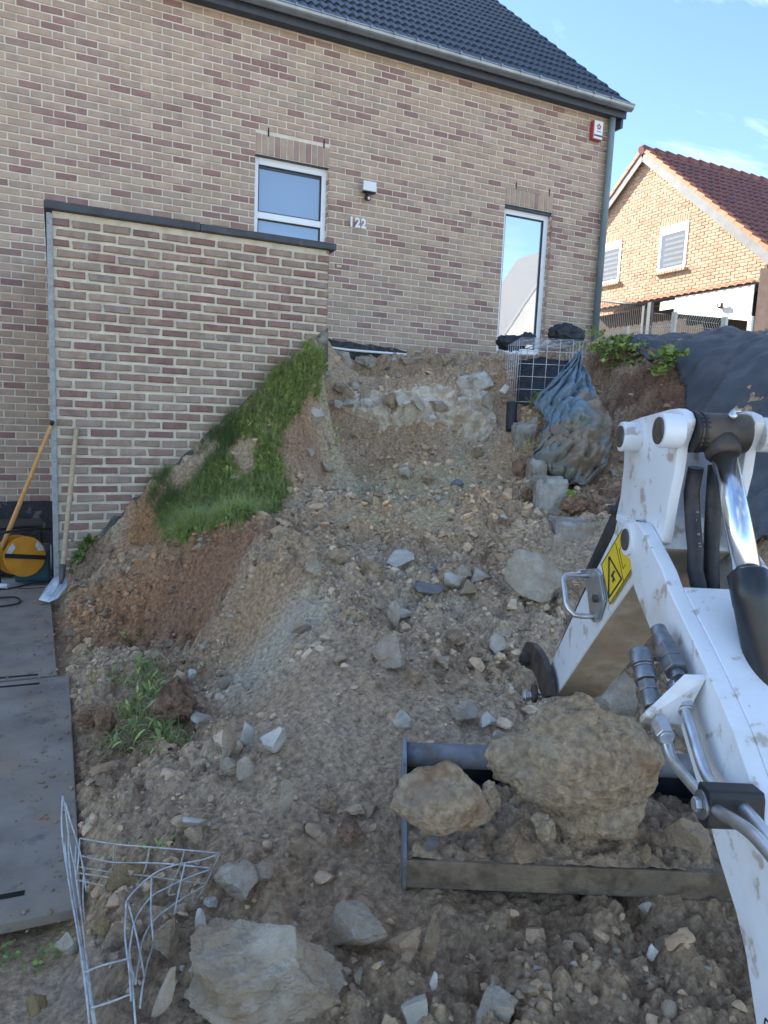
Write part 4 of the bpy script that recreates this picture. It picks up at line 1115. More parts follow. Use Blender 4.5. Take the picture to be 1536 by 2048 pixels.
# what is in the bucket
n1, n2 = 130, 56
ug, vg = np.meshgrid(np.linspace(BU0 + .014, BU1 - .014, n1), np.linspace(LT[0] + .012, 2.39, n2))
tt = (vg - LT[0]) / .46
zh = LT[1] - .006 + .055 * np.sin(np.clip(tt * 2.4, 0, 3.14)) - .11 * np.clip(tt - .55, 0, 1) - .05 * np.exp(-((ug - .2) / .09) ** 2) * np.clip(tt * 3, 0, 1) - .03 * np.exp(-((ug - 1.1) / .1) ** 2)
k = np.clip((vg - LT[0]) / .05, 0.1, 1)
zh = zh + k * (.05 * clods(ug, vg, .07, 301) + .03 * clods(ug + 1, vg, .035, 302) + .02 * fbm(ug * 9, vg * 9, 303, 3) + .012 * fbm(ug * 40, vg * 40, 304, 2))
P3 = U[None] * ug.ravel()[:, None] + V[None] * vg.ravel()[:, None]; P3[:, 2] = zh.ravel()
idx = np.arange(n1 * n2).reshape(n2, n1); q = np.stack([idx[:-1, :-1], idx[:-1, 1:], idx[1:, 1:], idx[1:, :-1]], -1).reshape(-1, 4)
bc_ = np.tile(np.array([.42, .30, .20]), (n1 * n2, 1)) * (1 + .5 * fbm(ug * 6, vg * 6, 305, 3).ravel()[:, None])
tag(link('bucket_soil', tri_mesh('bucket_soil', P3, q, SOIL, bc_, smooth=True)), 'loose brown soil filling the excavator bucket behind its cutting edge', 'soil', kind='stuff')
boulder([(1160, 1520, 150, 112), (1130, 1452, 82, 64), (1045, 1518, 70, 58), (1272, 1560, 66, 62), (1205, 1628, 95, 62)], 2.12, 'dusty', 'huge rust stained earth covered concrete boulder in the bucket', 9, .17, 41, .62)
boulder([(872, 1600, 88, 70), (815, 1592, 44, 48), (938, 1628, 44, 36), (885, 1550, 40, 34)], 2.04, 'dusty', 'wedge shaped earthy slab hanging over the bucket end', 10, .13, 43, .6)
for a in [
    (985, 1592, 48, 64, 'dusty', 'small earthy lump between the two big boulders in the bucket', dict(dep=2.05)),
    (1372, 1668, 88, 74, 'concrete', 'grey stone in the bucket beside the boom', dict(dep=2.08)),
    (1092, 1655, 62, 56, 'dusty', 'sandy clod below the huge bucket boulder', dict(dep=1.99)),
    (1045, 1696, 56, 50, 'clod', 'brown clod in the middle of the bucket soil', dict(dep=2.0)),
    (862, 1684, 32, 30, 'slate', 'dark round stone in the hollow at the bucket end', dict(dep=2.05)),
    (1290, 1705, 26, 36, 'clod', 'small brown clod in the bucket soil below the boulder', dict(dep=2.03))]:
    rock(*a[:6], **a[6])

# ------------------------------------------------------------------ footing, foundation stones and loose masonry by the house
def fractal3(P, sc_, seed, o=4):
    return np.array([mnoise.fractal(Vector(p * sc_ + seed), .9, 2.1, o) for p in P])
PL = at(650, 858, 7.42); PR = at(1002, 862, 7.42); ns, nt_ = 110, 44
zt0, zb0 = at(800, 772, 7.6)[2], at(800, 866, 7.42)[2]
prf = np.array([(0.0, zb0 - .15), (-.02, zb0), (.03, zb0 + .10), (.0, zb0 + .22), (.03, zb0 + .27), (.16, zb0 + .30), (.20, zb0 + .36), (.22, zt0 - .06), (.38, zt0), (.55, zt0 + .02), (.75, zt0 - .03)])
tq = np.linspace(0, len(prf) - 1, nt_); pf = np.stack([np.interp(tq, np.arange(len(prf)), prf[:, i]) for i in (0, 1)], -1)
ds = (PR - PL) * [1, 1, 0]; back = np.array([-ds[1], ds[0], 0]); back /= np.linalg.norm(back)
fp = []
for j in range(nt_):
    for i in range(ns):
        t = i / (ns - 1); wv = .10 * math.sin(t * 5 + 1) + .05 * math.sin(t * 13)
        p = PL + ds * t + back * (pf[j, 0] + wv * .6); p[2] = pf[j, 1] + .03 * math.sin(t * 9 + 2) * (j > 12) - (.35 * max(0, .04 - t) / .04) - (.35 * max(0, t - .96) / .04); fp.append(p)
fp = np.array(fp); f3 = fractal3(fp, 3.2, 7.0, 5); f4 = fractal3(fp, 14.0, 3.0, 3)
f5 = np.abs(fractal3(fp, 6.0, 13.0, 3))
fp += np.outer(f3 * .09 + f4 * .03 - f5 * .10 + .03, -back * .8 + np.array([0, 0, .55]))
idx = np.arange(ns * nt_).reshape(nt_, ns); q = np.stack([idx[:-1, :-1], idx[:-1, 1:], idx[1:, 1:], idx[1:, :-1]], -1).reshape(-1, 4)
FOOT = pbr('old_footing', (.66, .57, .45), .95, var=.25, vs_=12, bmp=.7, bs=45, bd=.02, patches=[((.46, .34, .22), 3.5, .50, .68, .8), ((.68, .62, .52), 8, .56, .7, .7)], spec=.15)
tag(link('concrete_footing', tri_mesh('concrete_footing', fp, q, FOOT, smooth=False)), 'rough broken concrete step footing across the top of the ramp', 'footing')
for a in [
    (848, 763, 50, 28, 'slate', 'dark grey paving block on the footing under the house wall', dict(dep=7.83, cuts=16, rough=.05)),
    (876, 808, 44, 24, 'concrete', 'brick shaped block resting on the front edge of the footing', dict(dep=7.33, cuts=16, rough=.05)),
    (838, 804, 18, 36, 'stone', 'blue grey stick of stone leaning on the brick shaped block', dict(dep=7.33, tilt=-.6)),
    (802, 797, 26, 24, 'white', 'pale stone on the footing left of the leaning blue grey stick', dict(dep=7.33)),
    (813, 806, 22, 12, 'white', 'flat pale chip in front of the pale stone on the footing', dict(dep=7.28)),
    (782, 800, 36, 30, 'clod', 'earthy lump left of the pale stone on the footing', dict(dep=7.38)),
    (861, 834, 24, 22, 'white', 'pale round stone stuck in the face of the footing', dict(dep=7.23)),
    (684, 772, 30, 24, 'concrete', 'concrete lump at the left end of the footing', dict(dep=7.48)),
    (708, 768, 26, 22, 'stone', 'second lump from the left end of the footing', dict(dep=7.48)),
    (730, 786, 24, 20, 'concrete', 'concrete bit among the chips at the left of the footing', dict(dep=7.38)),
    (680, 806, 22, 16, 'white', 'lowest pale chip at the left of the footing', dict(dep=7.33)),
    (700, 806, 26, 16, 'stone', 'blue chip beside the lowest pale chip of the footing', dict(dep=7.33)),
    (735, 805, 20, 18, 'white', 'right hand pale chip of the heap on the footing', dict(dep=7.33)),
    (925, 800, 24, 14, 'white', 'thin pale chip right of the brick shaped block', dict(dep=7.33)),
    (922, 784, 18, 16, 'concrete', 'small lump in front of the pale mortar boulder', dict(dep=7.43)),
    (978, 800, 30, 30, 'concrete', 'concrete lump at the right end of the footing', dict(dep=7.33)),
    (1010, 776, 22, 18, 'white', 'pale stone wedged between the footing and the wire basket', dict(dep=7.18)),
    (680, 722, 54, 44, 'concrete', 'foundation stone beside the terrace wall end', dict(dep=8.75)),
    (730, 724, 52, 34, 'concrete', 'foundation stone below the white pipe', dict(dep=8.95)),
    (788, 722, 30, 28, 'stone', 'blue foundation stone in the middle of the row', dict(dep=9.0)),
    (782, 736, 52, 12, 'slate', 'thin dark slab under the blue foundation stone', dict(dep=8.95)),
    (828, 724, 62, 42, 'concrete', 'broad foundation stone right of the blue one', dict(dep=9.0)),
    (872, 724, 40, 42, 'clod', 'brown foundation stone right of the broad one', dict(dep=9.0)),
    (905, 730, 36, 32, 'clod', 'last brown foundation stone before the wire basket', dict(dep=8.95)),
    (648, 742, 32, 22, 'stone', 'grey stone at the foot of the terrace wall end', dict(dep=7.0)),
]: rock(*a[:6], **a[6])
scatter2 = []
# white pipe along the wall foot
m = MB(); m.tube(smooth_path([onY(654, 694, D2 - .05), onY(700, 700, D2 - .06), onY(760, 705, D2 - .06), onY(812, 709, D2 - .04)], 5), .015, 10)
tag(m.build('white_pipe', UPVC), 'white plastic pipe lying along the foot of the house wall', 'pipe')

# ------------------------------------------------------------------ things on the house front
WHITEPL = pbr('white_plastic', (.72, .74, .74), .4, var=.04)
num = empty('house_number', (3.45, D2 - .01, 3.8)); tag(num, 'white number 122 on the brick front beside the small window', 'number')
for i, ch in enumerate('122'):
    cu = bpy.data.curves.new('digit', 'FONT'); cu.body = ch; cu.size = .155; cu.extrude = .007; cu.offset = .007; cu.align_x = 'CENTER'
    to = bpy.data.objects.new('tmp', cu); COL.objects.link(to); bpy.context.view_layer.update()
    me = bpy.data.meshes.new_from_object(to.evaluated_get(bpy.context.evaluated_depsgraph_get())); bpy.data.objects.remove(to)
    co = np.array([v.co[:] for v in me.vertices]); co = np.stack([co[:, 0] * .86, -co[:, 2], co[:, 1]], -1); me.vertices.foreach_set('co', co.astype(np.float32).ravel()); me.materials.clear(); me.materials.append(WHITEPL); me.update()
    link('digit', me, num, (3.375 + i * .082, D2 - .012, 3.815))
lp = onY(734, 377, D2)
lamp = empty('wall_lamp', (lp[0], D2, lp[2])); tag(lamp, 'white floodlight with black motion sensor above the number 122', 'lamp')
m = MB(); m.box((lp[0] - .085, D2 - .10, lp[2] - .055), (lp[0] + .085, D2 - .06, lp[2] + .06)); m.build('lamp_face', WHITEPL, lamp, bevel=.008)
m = MB(); m.box((lp[0] - .05, D2 - .06, lp[2] - .05), (lp[0] + .05, D2 + .001, lp[2] + .03)); m.box((lp[0] - .085, D2 - .10, lp[2] - .068), (lp[0] + .085, D2 - .02, lp[2] - .056)); m.build('lamp_housing', RUBBER, lamp, bevel=.004)
m = MB(); m.tube([(lp[0] - .02, D2 - .06, lp[2] - .06), (lp[0] - .02, D2 - .06, lp[2] - .10)], .02, 12); m.tube([(lp[0] - .02, D2 - .05, lp[2] - .125), (lp[0] - .015, D2 - .10, lp[2] - .14)], .034, 16); m.build('motion_sensor', RUBBER, lamp)
m = MB(); m.tube([(lp[0] - .014, D2 - .098, lp[2] - .138), (lp[0] - .012, D2 - .108, lp[2] - .142)], .018, 12); m.build('sensor_lens', WHITEPL, lamp)
ab = onY(1194, 262, D2 - .05)
RED = pbr('alarm_red', (.42, .05, .06), .45, var=.1)
al = empty('alarm_box', (ab[0], D2, ab[2] - .12)); tag(al, 'white and red alarm siren box under the eaves beside the downpipe', 'alarm box')
m = MB(); m.box((ab[0] - .085, D2 - .062, ab[2] - .125), (ab[0] + .085, D2 + .001, ab[2] + .125)); m.build('red_back', RED, al, bevel=.006)
m = MB(); m.box((ab[0] - .072, D2 - .082, ab[2] - .115), (ab[0] + .078, D2 - .0625, ab[2] + .125)); m.build('white_cover', WHITEPL, al, bevel=.006)
m = MB()
for k in range(5):
    t = math.pi / 2 + k * 2 * math.pi / 5; c0 = np.array([ab[0] + .004 + .026 * math.cos(t), D2 - .0835, ab[2] + .045 + .026 * math.sin(t)])
    m.tube([c0, c0 + [0, .003, 0]], .015, 12, mi=0)
m.tube([(ab[0] + .004, D2 - .0855, ab[2] + .045), (ab[0] + .004, D2 - .082, ab[2] + .045)], .012, 12, mi=1)
m.build('emblem', [RED, WHITEPL], al)
m = MB(); m.box((ab[0] - .03, D2 - .0832, ab[2] - .022), (ab[0] + .045, D2 - .08, ab[2] - .014)); m.build('printed_strip', FASCIA, al)
m = MB(); m.box((ab[0] - .07, D2 - .0835, ab[2] - .085), (ab[0] + .077, D2 - .08, ab[2] - .062)); m.build('siren_slot', FASCIA, al)
hk = onY(677, 533, D2); m = MB()
for dx in (-.018, .018): m.tube([(hk[0] + dx, D2 - .03, hk[2]), (hk[0] + dx, D2 + .005, hk[2])], .012, 10)
m.box((hk[0] - .03, D2 - .008, hk[2] - .015), (hk[0] + .03, D2 + .003, hk[2] + .015))
tag(m.build('wall_socket', pbr('cream_plastic', (.6, .52, .38), .5)), 'small cream fitting on the brick beside the terrace coping end', 'fitting')

# ------------------------------------------------------------------ wire basket, kerb blocks, tarpaulin and fabric on the bank
WIRE = pbr('galvanised_wire', (.58, .60, .62), .45, .35, var=.15, vs_=30)
g00 = at(1036, 803, 7.0); g10 = at(1164, 800, 7.0); gtop = at(1036, 677, 7.0); gb_ = at(1003, 696, 7.95)
gx = (g10 - g00) * [1, 1, 0]; gz_ = np.array([0, 0, gtop[2] - g00[2]]); gyv = (gb_ - gtop) * [1, 1, 0]
gab = empty('wire_basket', g00 + gx / 2 + gyv / 2); tag(gab, 'empty galvanised wire gabion basket under the glazed door', 'gabion')
def wire_face(o, a, b, na, nb, nm='wire_panel', r=.0032):
    m = MB()
    for i in range(na + 1): m.tube([o + a * i / na, o + a * i / na + b], r, 6)
    for j in range(nb + 1): m.tube([o + b * j / nb + U * .001, o + b * j / nb + a + U * .001], r, 6)
    o_ = m.build(nm, WIRE, gab); return tag(o_, kind='stuff') if False else o_
wire_face(g00, gx, gz_, 5, 5); wire_face(g00 + gyv, gx, gz_, 5, 5); wire_face(g00, gyv, gz_, 8, 5); wire_face(g00 + gx, gyv, gz_, 8, 5); wire_face(g00 + gz_, gx, gyv, 5, 8)
MEMB = pbr('black_membrane', (.018, .021, .027), .5, var=.4, vs_=9, bmp=.6, bs=14, bd=.03, patches=[((.09, .075, .06), 5, .55, .72, .5)])


def crumple(name, grid, nu, nv, fold, mat, label, cat, colf=None, seed=0, thick=0.0, fs=6.0, seedv=3.3):
    """grid: rows of (photo x, y, metres) control points of a cloth; Catmull-Rom surface with sharp folds"""
    G = np.array([[at(*p) for p in row] for row in grid]); nr, nc = G.shape[:2]
    def interp(A, n):
        t = np.linspace(0, len(A) - 1, n); i = np.minimum(t.astype(int), len(A) - 2); f = (t - i).reshape(-1, *([1] * (A.ndim - 1)))
        p0 = A[np.maximum(i - 1, 0)]; p1_ = A[i]; p2_ = A[i + 1]; p3 = A[np.minimum(i + 2, len(A) - 1)]
        return .5 * (2 * p1_ + (p2_ - p0) * f + (2 * p0 - 5 * p1_ + 4 * p2_ - p3) * f ** 2 + (-p0 + 3 * p1_ - 3 * p2_ + p3) * f ** 3)
    S_ = interp(G, nv); S_ = np.swapaxes(interp(np.swapaxes(S_, 0, 1), nu), 0, 1).reshape(-1, 3)
    P = S_.copy()
    n3 = fractal3(S_, 1.8, seedv + 21, 2)
    cu_, cv_ = max(4, nu // 9), max(4, nv // 9); r_f = np.random.default_rng(int(seedv * 10))
    vv0, uu0 = np.meshgrid(np.linspace(0, 1, nv), np.linspace(0, 1, nu), indexing='ij')
    wu = np.clip(uu0 + .035 * fbm(uu0 * 5, vv0 * 9, 5, 2), 0, .9999) * (cu_ - 1); wv_ = np.clip(vv0 + .02 * fbm(uu0 * 5 + 7, vv0 * 9, 6, 2), 0, .9999) * (cv_ - 1)
    R0 = r_f.normal(size=(cv_, cu_)); i0 = wu.astype(int); j0 = wv_.astype(int); fa = wu - i0; fb = wv_ - j0
    low = fa + fb < 1                                   # two triangles per cell: straight creases
    tri = np.where(low, R0[j0, i0] * (1 - fa - fb) + R0[j0, i0 + 1] * fa + R0[j0 + 1, i0] * fb, R0[j0 + 1, i0 + 1] * (fa + fb - 1) + R0[j0, i0 + 1] * (1 - fb) + R0[j0 + 1, i0] * (1 - fa)).ravel()
    n1 = np.abs(fractal3(S_, fs, seedv, 2)); n2 = np.abs(fractal3(S_, fs * 3.0, seedv + 9, 2))
    d = n3 * fold * .6 + tri * fold * .55 - n1 * fold * .8 - n2 * fold * .6
    fl_ = np.abs(np.sin(3.1 * (2.6 * uu0 + 1.5 * vv0 + 1.3 * fbm(uu0 * 2.5, vv0 * 4, 15, 2)).ravel() * 2)); d = d + (fl_ ** .6 - .6) * fold * .75
    P += np.outer(d, -V * .9 + np.array([0, 0, .35]))
    idx = np.arange(nu * nv).reshape(nv, nu); q = np.stack([idx[:-1, :-1], idx[:-1, 1:], idx[1:, 1:], idx[1:, :-1]], -1).reshape(-1, 4)
    col_ = None
    if colf is not None:
        vv, uu = np.meshgrid(np.linspace(0, 1, nv), np.linspace(0, 1, nu), indexing='ij'); col_ = colf(uu.ravel(), vv.ravel(), n1, n3)
    o = link(name, tri_mesh(name, P, q, mat, col_, smooth=True))
    so = o.modifiers.new('thickness', 'SOLIDIFY'); so.thickness = .004
    return tag(o, label, cat)


K = lambda x, y, d: (960 + x / 4.8, 640 + y / 4.8, d)
tg = [[K(940, 300, 6.95), K(955, 297, 6.95), K(968, 294, 6.95), K(976, 292, 6.95), K(984, 295, 6.95)],
      [K(835, 430, 6.85), K(880, 410, 6.8), K(920, 410, 6.78), K(960, 420, 6.8), K(1005, 460, 6.85)],
      [K(690, 590, 6.75), K(770, 560, 6.66), K(850, 560, 6.60), K(940, 580, 6.62), K(1040, 610, 6.75)],
      [K(548, 740, 6.75), K(650, 720, 6.6), K(790, 690, 6.45), K(930, 690, 6.45), K(1085, 690, 6.65)],
      [K(545, 835, 6.7), K(690, 830, 6.5), K(820, 800, 6.3), K(960, 800, 6.3), K(1175, 800, 6.55)],
      [K(640, 960, 6.45), K(720, 940, 6.3), K(860, 930, 6.15), K(1010, 910, 6.15), K(1235, 930, 6.45)],
      [K(590, 1100, 6.25), K(700, 1060, 6.1), K(860, 1040, 5.95), K(1040, 1020, 5.95), K(1260, 1080, 6.3)],
      [K(555, 1230, 6.0), K(700, 1170, 5.85), K(880, 1140, 5.7), K(1050, 1120, 5.7), K(1262, 1220, 6.1)],
      [K(488, 1290, 5.85), K(650, 1275, 5.7), K(850, 1270, 5.55), K(1050, 1260, 5.6), K(1250, 1340, 5.95)],
      [K(600, 1420, 5.8), K(700, 1440, 5.7), K(860, 1440, 5.6), K(1020, 1420, 5.65), K(1210, 1400, 5.9)],
      [K(690, 1490, 5.8), K(780, 1530, 5.72), K(880, 1570, 5.65), K(1000, 1580, 5.65), K(1160, 1480, 5.8)]]
TARP = pbr('tarpaulin', (.2, .26, .3), .78, var=.14, vs_=10, attr='col', bmp=.4, bs=40, bd=.01)
def tarp_col(u, v, n1, n3):
    blue = np.array([.16, .225, .275]); olive = np.array([.21, .215, .185]); mud = np.array([.27, .195, .125]); dark = np.array([.09, .105, .11])
    k = np.clip((v - .33) * 9 + n3 * 2.5 - 1.0 * (1 - u), 0, 1)[:, None]; c = blue * (1 - k) + olive * k
    mm = np.clip((n3 * 2.2 + n1 * .8 + (v - .80) * .9) * k[:, 0] * 5, 0, .75)[:, None]; c = c * (1 - mm) + mud * mm
    dd_ = np.clip((n1 - .45) * 2.0, 0, .5)[:, None]; return c * (1 - dd_) + dark * dd_  # crease shade painted into the cloth colour along the deep folds
crumple('tarpaulin', tg, 110, 200, .085, TARP, 'crumpled muddy blue grey tarpaulin slumped beside the wire basket', 'tarpaulin', tarp_col, fs=3.6)
lin = [[(1040, 722, 7.75), (1080, 716, 7.6), (1130, 720, 7.6), (1158, 715, 7.7)], [(1034, 752, 7.55), (1080, 745, 7.4), (1130, 748, 7.4), (1155, 745, 7.5)], [(1034, 805, 7.25), (1080, 806, 7.1), (1130, 806, 7.1), (1155, 805, 7.25)]]
crumple('black_liner', lin, 40, 40, .05, MEMB, 'dark plastic liner hanging inside the wire basket', 'liner', fs=5.0, seedv=8.1)
for i, (x, y, w_, h, d, lab) in enumerate([(1022, 684, 74, 40, 7.75, 'black membrane lump behind the left corner of the wire basket'), (1132, 668, 76, 44, 7.75, 'frayed black membrane hump behind the right corner of the wire basket'), (1056, 676, 34, 28, 7.9, 'small torn membrane tip under the glazed door')]):
    v, f = rock_shape(700 + i, 4, 3, .35, .5, .9, 1.8); ww = w_ * d / FPX; hh = h * d / FPX
    v = v * [ww / 2, ww / 3, hh / 2]; v = v @ np.array(Matrix.Rotation(TH, 3, 'Z')).T
    tag(link('membrane_lump', tri_mesh('membrane_lump', v, f, MEMB, smooth=True), None, at(x, y, d)), lab, 'membrane')


def rough_box(name, o, a, b, c_, mat, label, cat, n=14, rough=.012, seed=1.0):
    """box o + a,b,c edges, subdivided, with worn edges"""
    bm = bmesh.new(); bmesh.ops.create_cube(bm, size=1.0); bmesh.ops.subdivide_edges(bm, edges=bm.edges[:], cuts=n, use_grid_fill=True)
    co = np.array([v.co[:] for v in bm.verts]) + .5
    f = np.array([[v.index for v in p.verts] for p in bm.faces]); bm.free()
    e = np.abs(co - .5) * 2; near = (e > .9).sum(1) >= 2
    P = np.asarray(o) + co[:, :1] * a + co[:, 1:2] * b + co[:, 2:] * c_
    ctr = np.asarray(o) + (np.asarray(a) + b + c_) / 2
    n_ = fractal3(P, 9, seed, 4); dirs = P - ctr; dirs /= np.linalg.norm(dirs, axis=1)[:, None]
    P = P + dirs * (n_ * rough - near * rough * (.8 + np.abs(n_)))[:, None]
    ob = link(name, tri_mesh(name, P - ctr, f, mat, smooth=False), None, ctr)
    return tag(ob, label, cat)


def block(px, py_top, py_bot, wpx, dep, dlen, label, ang=0.0, seed=1.0):
    b0 = at(px, py_bot, dep); t0 = at(px, py_top, dep); w_ = wpx * dep / FPX
    a = np.array([math.cos(TH + ang), math.sin(TH + ang), 0]) * w_; bk = np.array([-math.sin(TH + ang), math.cos(TH + ang), 0]) * dlen
    o = b0 - a / 2 - np.array([0, 0, .1]); return rough_box('kerb_block', o, a, bk, np.array([0, 0, t0[2] - b0[2] + .1]), CONC_BLOCK, label, 'kerb block', rough=.022, seed=seed)
block(1052, 848, 898, 42, 6.6, .3, 'smallest grey concrete kerb block, topmost of the stepped row', seed=2.0)
block(1076, 921, 990, 30, 5.75, .35, 'narrow concrete kerb upright behind the stained block', seed=3.3)
block(1100, 957, 1060, 62, 5.35, .3, 'stained concrete kerb block below the tarpaulin', seed=4.1)
block(1152, 1044, 1130, 72, 4.85, .3, 'lowest concrete kerb block, next to the excavator stick', ang=.12, seed=5.2)
rock(1118, 1112, 34, 92, 'concrete', 'broken earthy kerb fragment standing in front of the lowest block', dep=4.6)
m = MB(); m.tube([at(1022, 862, 6.9), at(1024, 806, 6.95)], .055, 10)
tag(m.build('black_post', MEMB, bevel=.006), 'short black post stump left of the wire basket', 'post')
rock(1066, 845, 24, 22, 'stone', 'round white stone inside the torn basket above the top kerb block', dep=6.75)

# black ground fabric over the garden mound
fpoly_px = [(1252, 702), (1290, 728), (1345, 742), (1368, 790), (1376, 860), (1388, 960), (1400, 1100), (1470, 1120), (1536, 1100), (1600, 1000)]
FP = [hit(*p)[0][:2] for p in fpoly_px] + [np.array(p) for p in ((7.2, 3.2), (9.9, 3.0), (9.9, 8.6), (6.9, 8.3), (6.3, 7.6))]
FP = np.array(FP)
def in_poly(X, Y, poly):
    ins = np.zeros(len(X), bool); j = len(poly) - 1
    for i in range(len(poly)):
        xi, yi = poly[i]; xj, yj = poly[j]
        c_ = ((yi > Y) != (yj > Y)) & (X < (xj - xi) * (Y - yi) / (yj - yi + 1e-12) + xi); ins ^= c_; j = i
    return ins
sp_ = .026
gx_, gy_ = np.meshgrid(np.arange(FP[:, 0].min(), FP[:, 0].max(), sp_), np.arange(FP[:, 1].min(), FP[:, 1].max(), sp_))
fx, fy = gx_.ravel(), gy_.ravel()
fz = H1(fx, fy) + .045 + .10 * np.abs(fbm(fx * 1.1 + .6 * fy, fy * 2.6, 401, 3)) + .035 * fbm(fx * 5, fy * 5, 402, 2) + .035 * (1 - np.abs(np.sin(2.6 * fx - 4.2 * fy + 3.0 * fbm(fx * .9, fy * .9, 403, 3)))) ** 3
idx = np.arange(len(fx)).reshape(gx_.shape); q = np.stack([idx[:-1, :-1], idx[:-1, 1:], idx[1:, 1:], idx[1:, :-1]], -1).reshape(-1, 4)
q = q[in_poly(fx[q].mean(1), fy[q].mean(1), FP)]; used = np.unique(q); remap = np.full(len(fx), -1); remap[used] = np.arange(len(used))
FABRIC = pbr('ground_fabric', (.058, .064, .072), .6, var=.25, vs_=5, bmp=.5, bs=10, bd=.03, patches=[((.14, .12, .10), 2.5, .55, .7, .5), ((.05, .07, .02), 5, .66, .76, .6)])
fo = link('ground_fabric', tri_mesh('ground_fabric', np.stack([fx, fy, fz], -1)[used], remap[q], FABRIC, smooth=True))
so = fo.modifiers.new('thickness', 'SOLIDIFY'); so.thickness = .006
tag(fo, 'black woven ground fabric spread over the garden mound', 'ground fabric')

# ------------------------------------------------------------------ neighbour's house, carport and fences
NX = 14.0; NAP = (14.81, 8.42); NE = (10.95, 5.28); NB = 2.44
NBK = [pbr('neighbour_brick_%d' % i, c, .9, var=.15, vs_=6, bmp=.4, bs=40, bd=.01) for i, c in enumerate([(.45, .31, .22), (.47, .33, .235), (.43, .29, .205), (.49, .35, .25), (.40, .255, .18), (.46, .31, .22)])]
NMORT = pbr('neighbour_mortar', (.44, .35, .26), .95, var=.12)
NTILE = pbr('neighbour_tile', (.165, .055, .045), .55, var=.35, vs_=3)
NVERGE = pbr('neighbour_verge_tile', (.42, .16, .085), .7, var=.25, vs_=5)
NGREY = pbr('neighbour_fascia', (.16, .175, .19), .7, var=.2, vs_=3)
nh = empty('neighbour_house', (16, 14.8, NB)); tag(nh, 'sunlit orange brick gable house with red tiled roof beyond the garden', 'house')
W1 = (13.19, 14.09, 5.40, 6.50); W2 = (15.44, 16.34, 5.40, 6.50)
m = MB()
YL = 2 * NAP[0] - NE[0]
m.prism([(NX + .012, NE[0], NB - .4), (NX + .012, NE[0], NE[1]), (NX + .012, *NAP), (NX + .012, YL, NE[1]), (NX + .012, YL, NB - .4)], np.zeros(3), np.array([9, 0, 0]))
nwall = m.build('wall', NMORT, nh)
nb = []
for yc, zc, l in courses(NE[0], YL, NB, 8.45, .0753, .2155, .012, [W1, W2, (W1[0], W1[1], 6.5, 6.71), (W2[0], W2[1], 6.5, 6.71), (W1[0] - .1, W1[1] + .05, 5.33, 5.4), (W2[0] - .1, W2[1] + .05, 5.33, 5.4)], .2):
    lim = NAP[1] - abs(yc - NAP[0]) * (NAP[1] - NE[1]) / (NAP[0] - NE[0])
    if zc + .04 > lim or zc < 3.0: continue
    nb.append((yc, zc, l))
wts = np.ones(6) / 6
lay(nb, .063, .03, NBK, wts, nwall, NX, set(), jit=.008, ch=.006, axis='X', stuff='gable_bricks')
for (a, b, c_, d) in (W1, W2):
    rbk = []; n = 12; s_ = (b - a) / n
    for k in range(n): rbk.append((a + (k + .5) * s_, 6.605, s_ - .012))
    lay(rbk, .20, .03, NBK, wts, nwall, NX, set(), jit=.004, axis='X', stuff='lintel_bricks')
    rbk = [(a - .06 + (k + .5) * (b - a + .08) / 11, 5.365, (b - a + .08) / 11 - .01) for k in range(11)]
    lay(rbk, .065, .12, NBK, wts, nwall, NX - .09, set(), jit=.004, axis='X', stuff='sill_bricks')
    w_ = empty('window', (NX, (a + b) / 2, c_)); w_.parent = nh; w_.location = WL[w_.name] - WL[nh.name]
    x0, x1 = NX + .0, NX + .011
    m = MB(); m.box((x0, a, c_), (x1, b, d)); m.build('reveal', NGREY, w_)
    m = MB(); fr = .075
    for q_ in ((a, a + fr, c_, d), (b - fr, b, c_, d), (a + fr, b - fr, c_, c_ + fr), (a + fr, b - fr, d - .2, d)): m.box((NX - .012, q_[0], q_[2]), (NX - .001, q_[1], q_[3]))
    m.build('window_frame', UPVC, w_, bevel=.003)
    m = MB(); m.box((NX - .006, a + fr, c_ + fr), (NX - .002, b - fr, d - .2)); m.build('pane', GLASS_C, w_)
    for k in range(6):
        m = MB(); z = c_ + fr + .05 + k * .125; m.box((NX - .008, a + fr + .03, z), (NX - .006, b - fr - .12, z + .06)); m.build('blind_band', pbr('blind_band', (.14, .15, .16), .7) if k == 0 else bpy.data.materials['blind_band'], w_)
sl = np.array([NAP[0] - NE[0], NAP[1] - NE[1]]); sl /= np.linalg.norm(sl); nrm = np.array([-sl[1], sl[0]])
def nr_(s, n): return (NE[0] + sl[0] * s + nrm[0] * n, NE[1] + sl[1] * s + nrm[1] * n)
NL = np.hypot(NAP[0] - NE[0], NAP[1] - NE[1])
m = MB(); m.prism([(NX - .1, *nr_(-.35, .02)), (NX - .1, *nr_(NL + .02, .02)), (NX - .1, *nr_(NL + .02, .13)), (NX - .1, *nr_(-.35, .13))], np.zeros(3), np.array([9.4, 0, 0])); nroof = m.build('roof', NTILE, nh)
m = MB(); mir = lambda p: (2 * NAP[0] - p[0], p[1])
m.prism([(NX - .1, *mir(nr_(-.35, .02))), (NX - .1, *mir(nr_(NL, .02))), (NX - .1, *mir(nr_(NL, .128))), (NX - .1, *mir(nr_(-.35, .128)))], np.zeros(3), np.array([9.4, 0, 0])); m.build('roof_slope', NTILE, nroof)
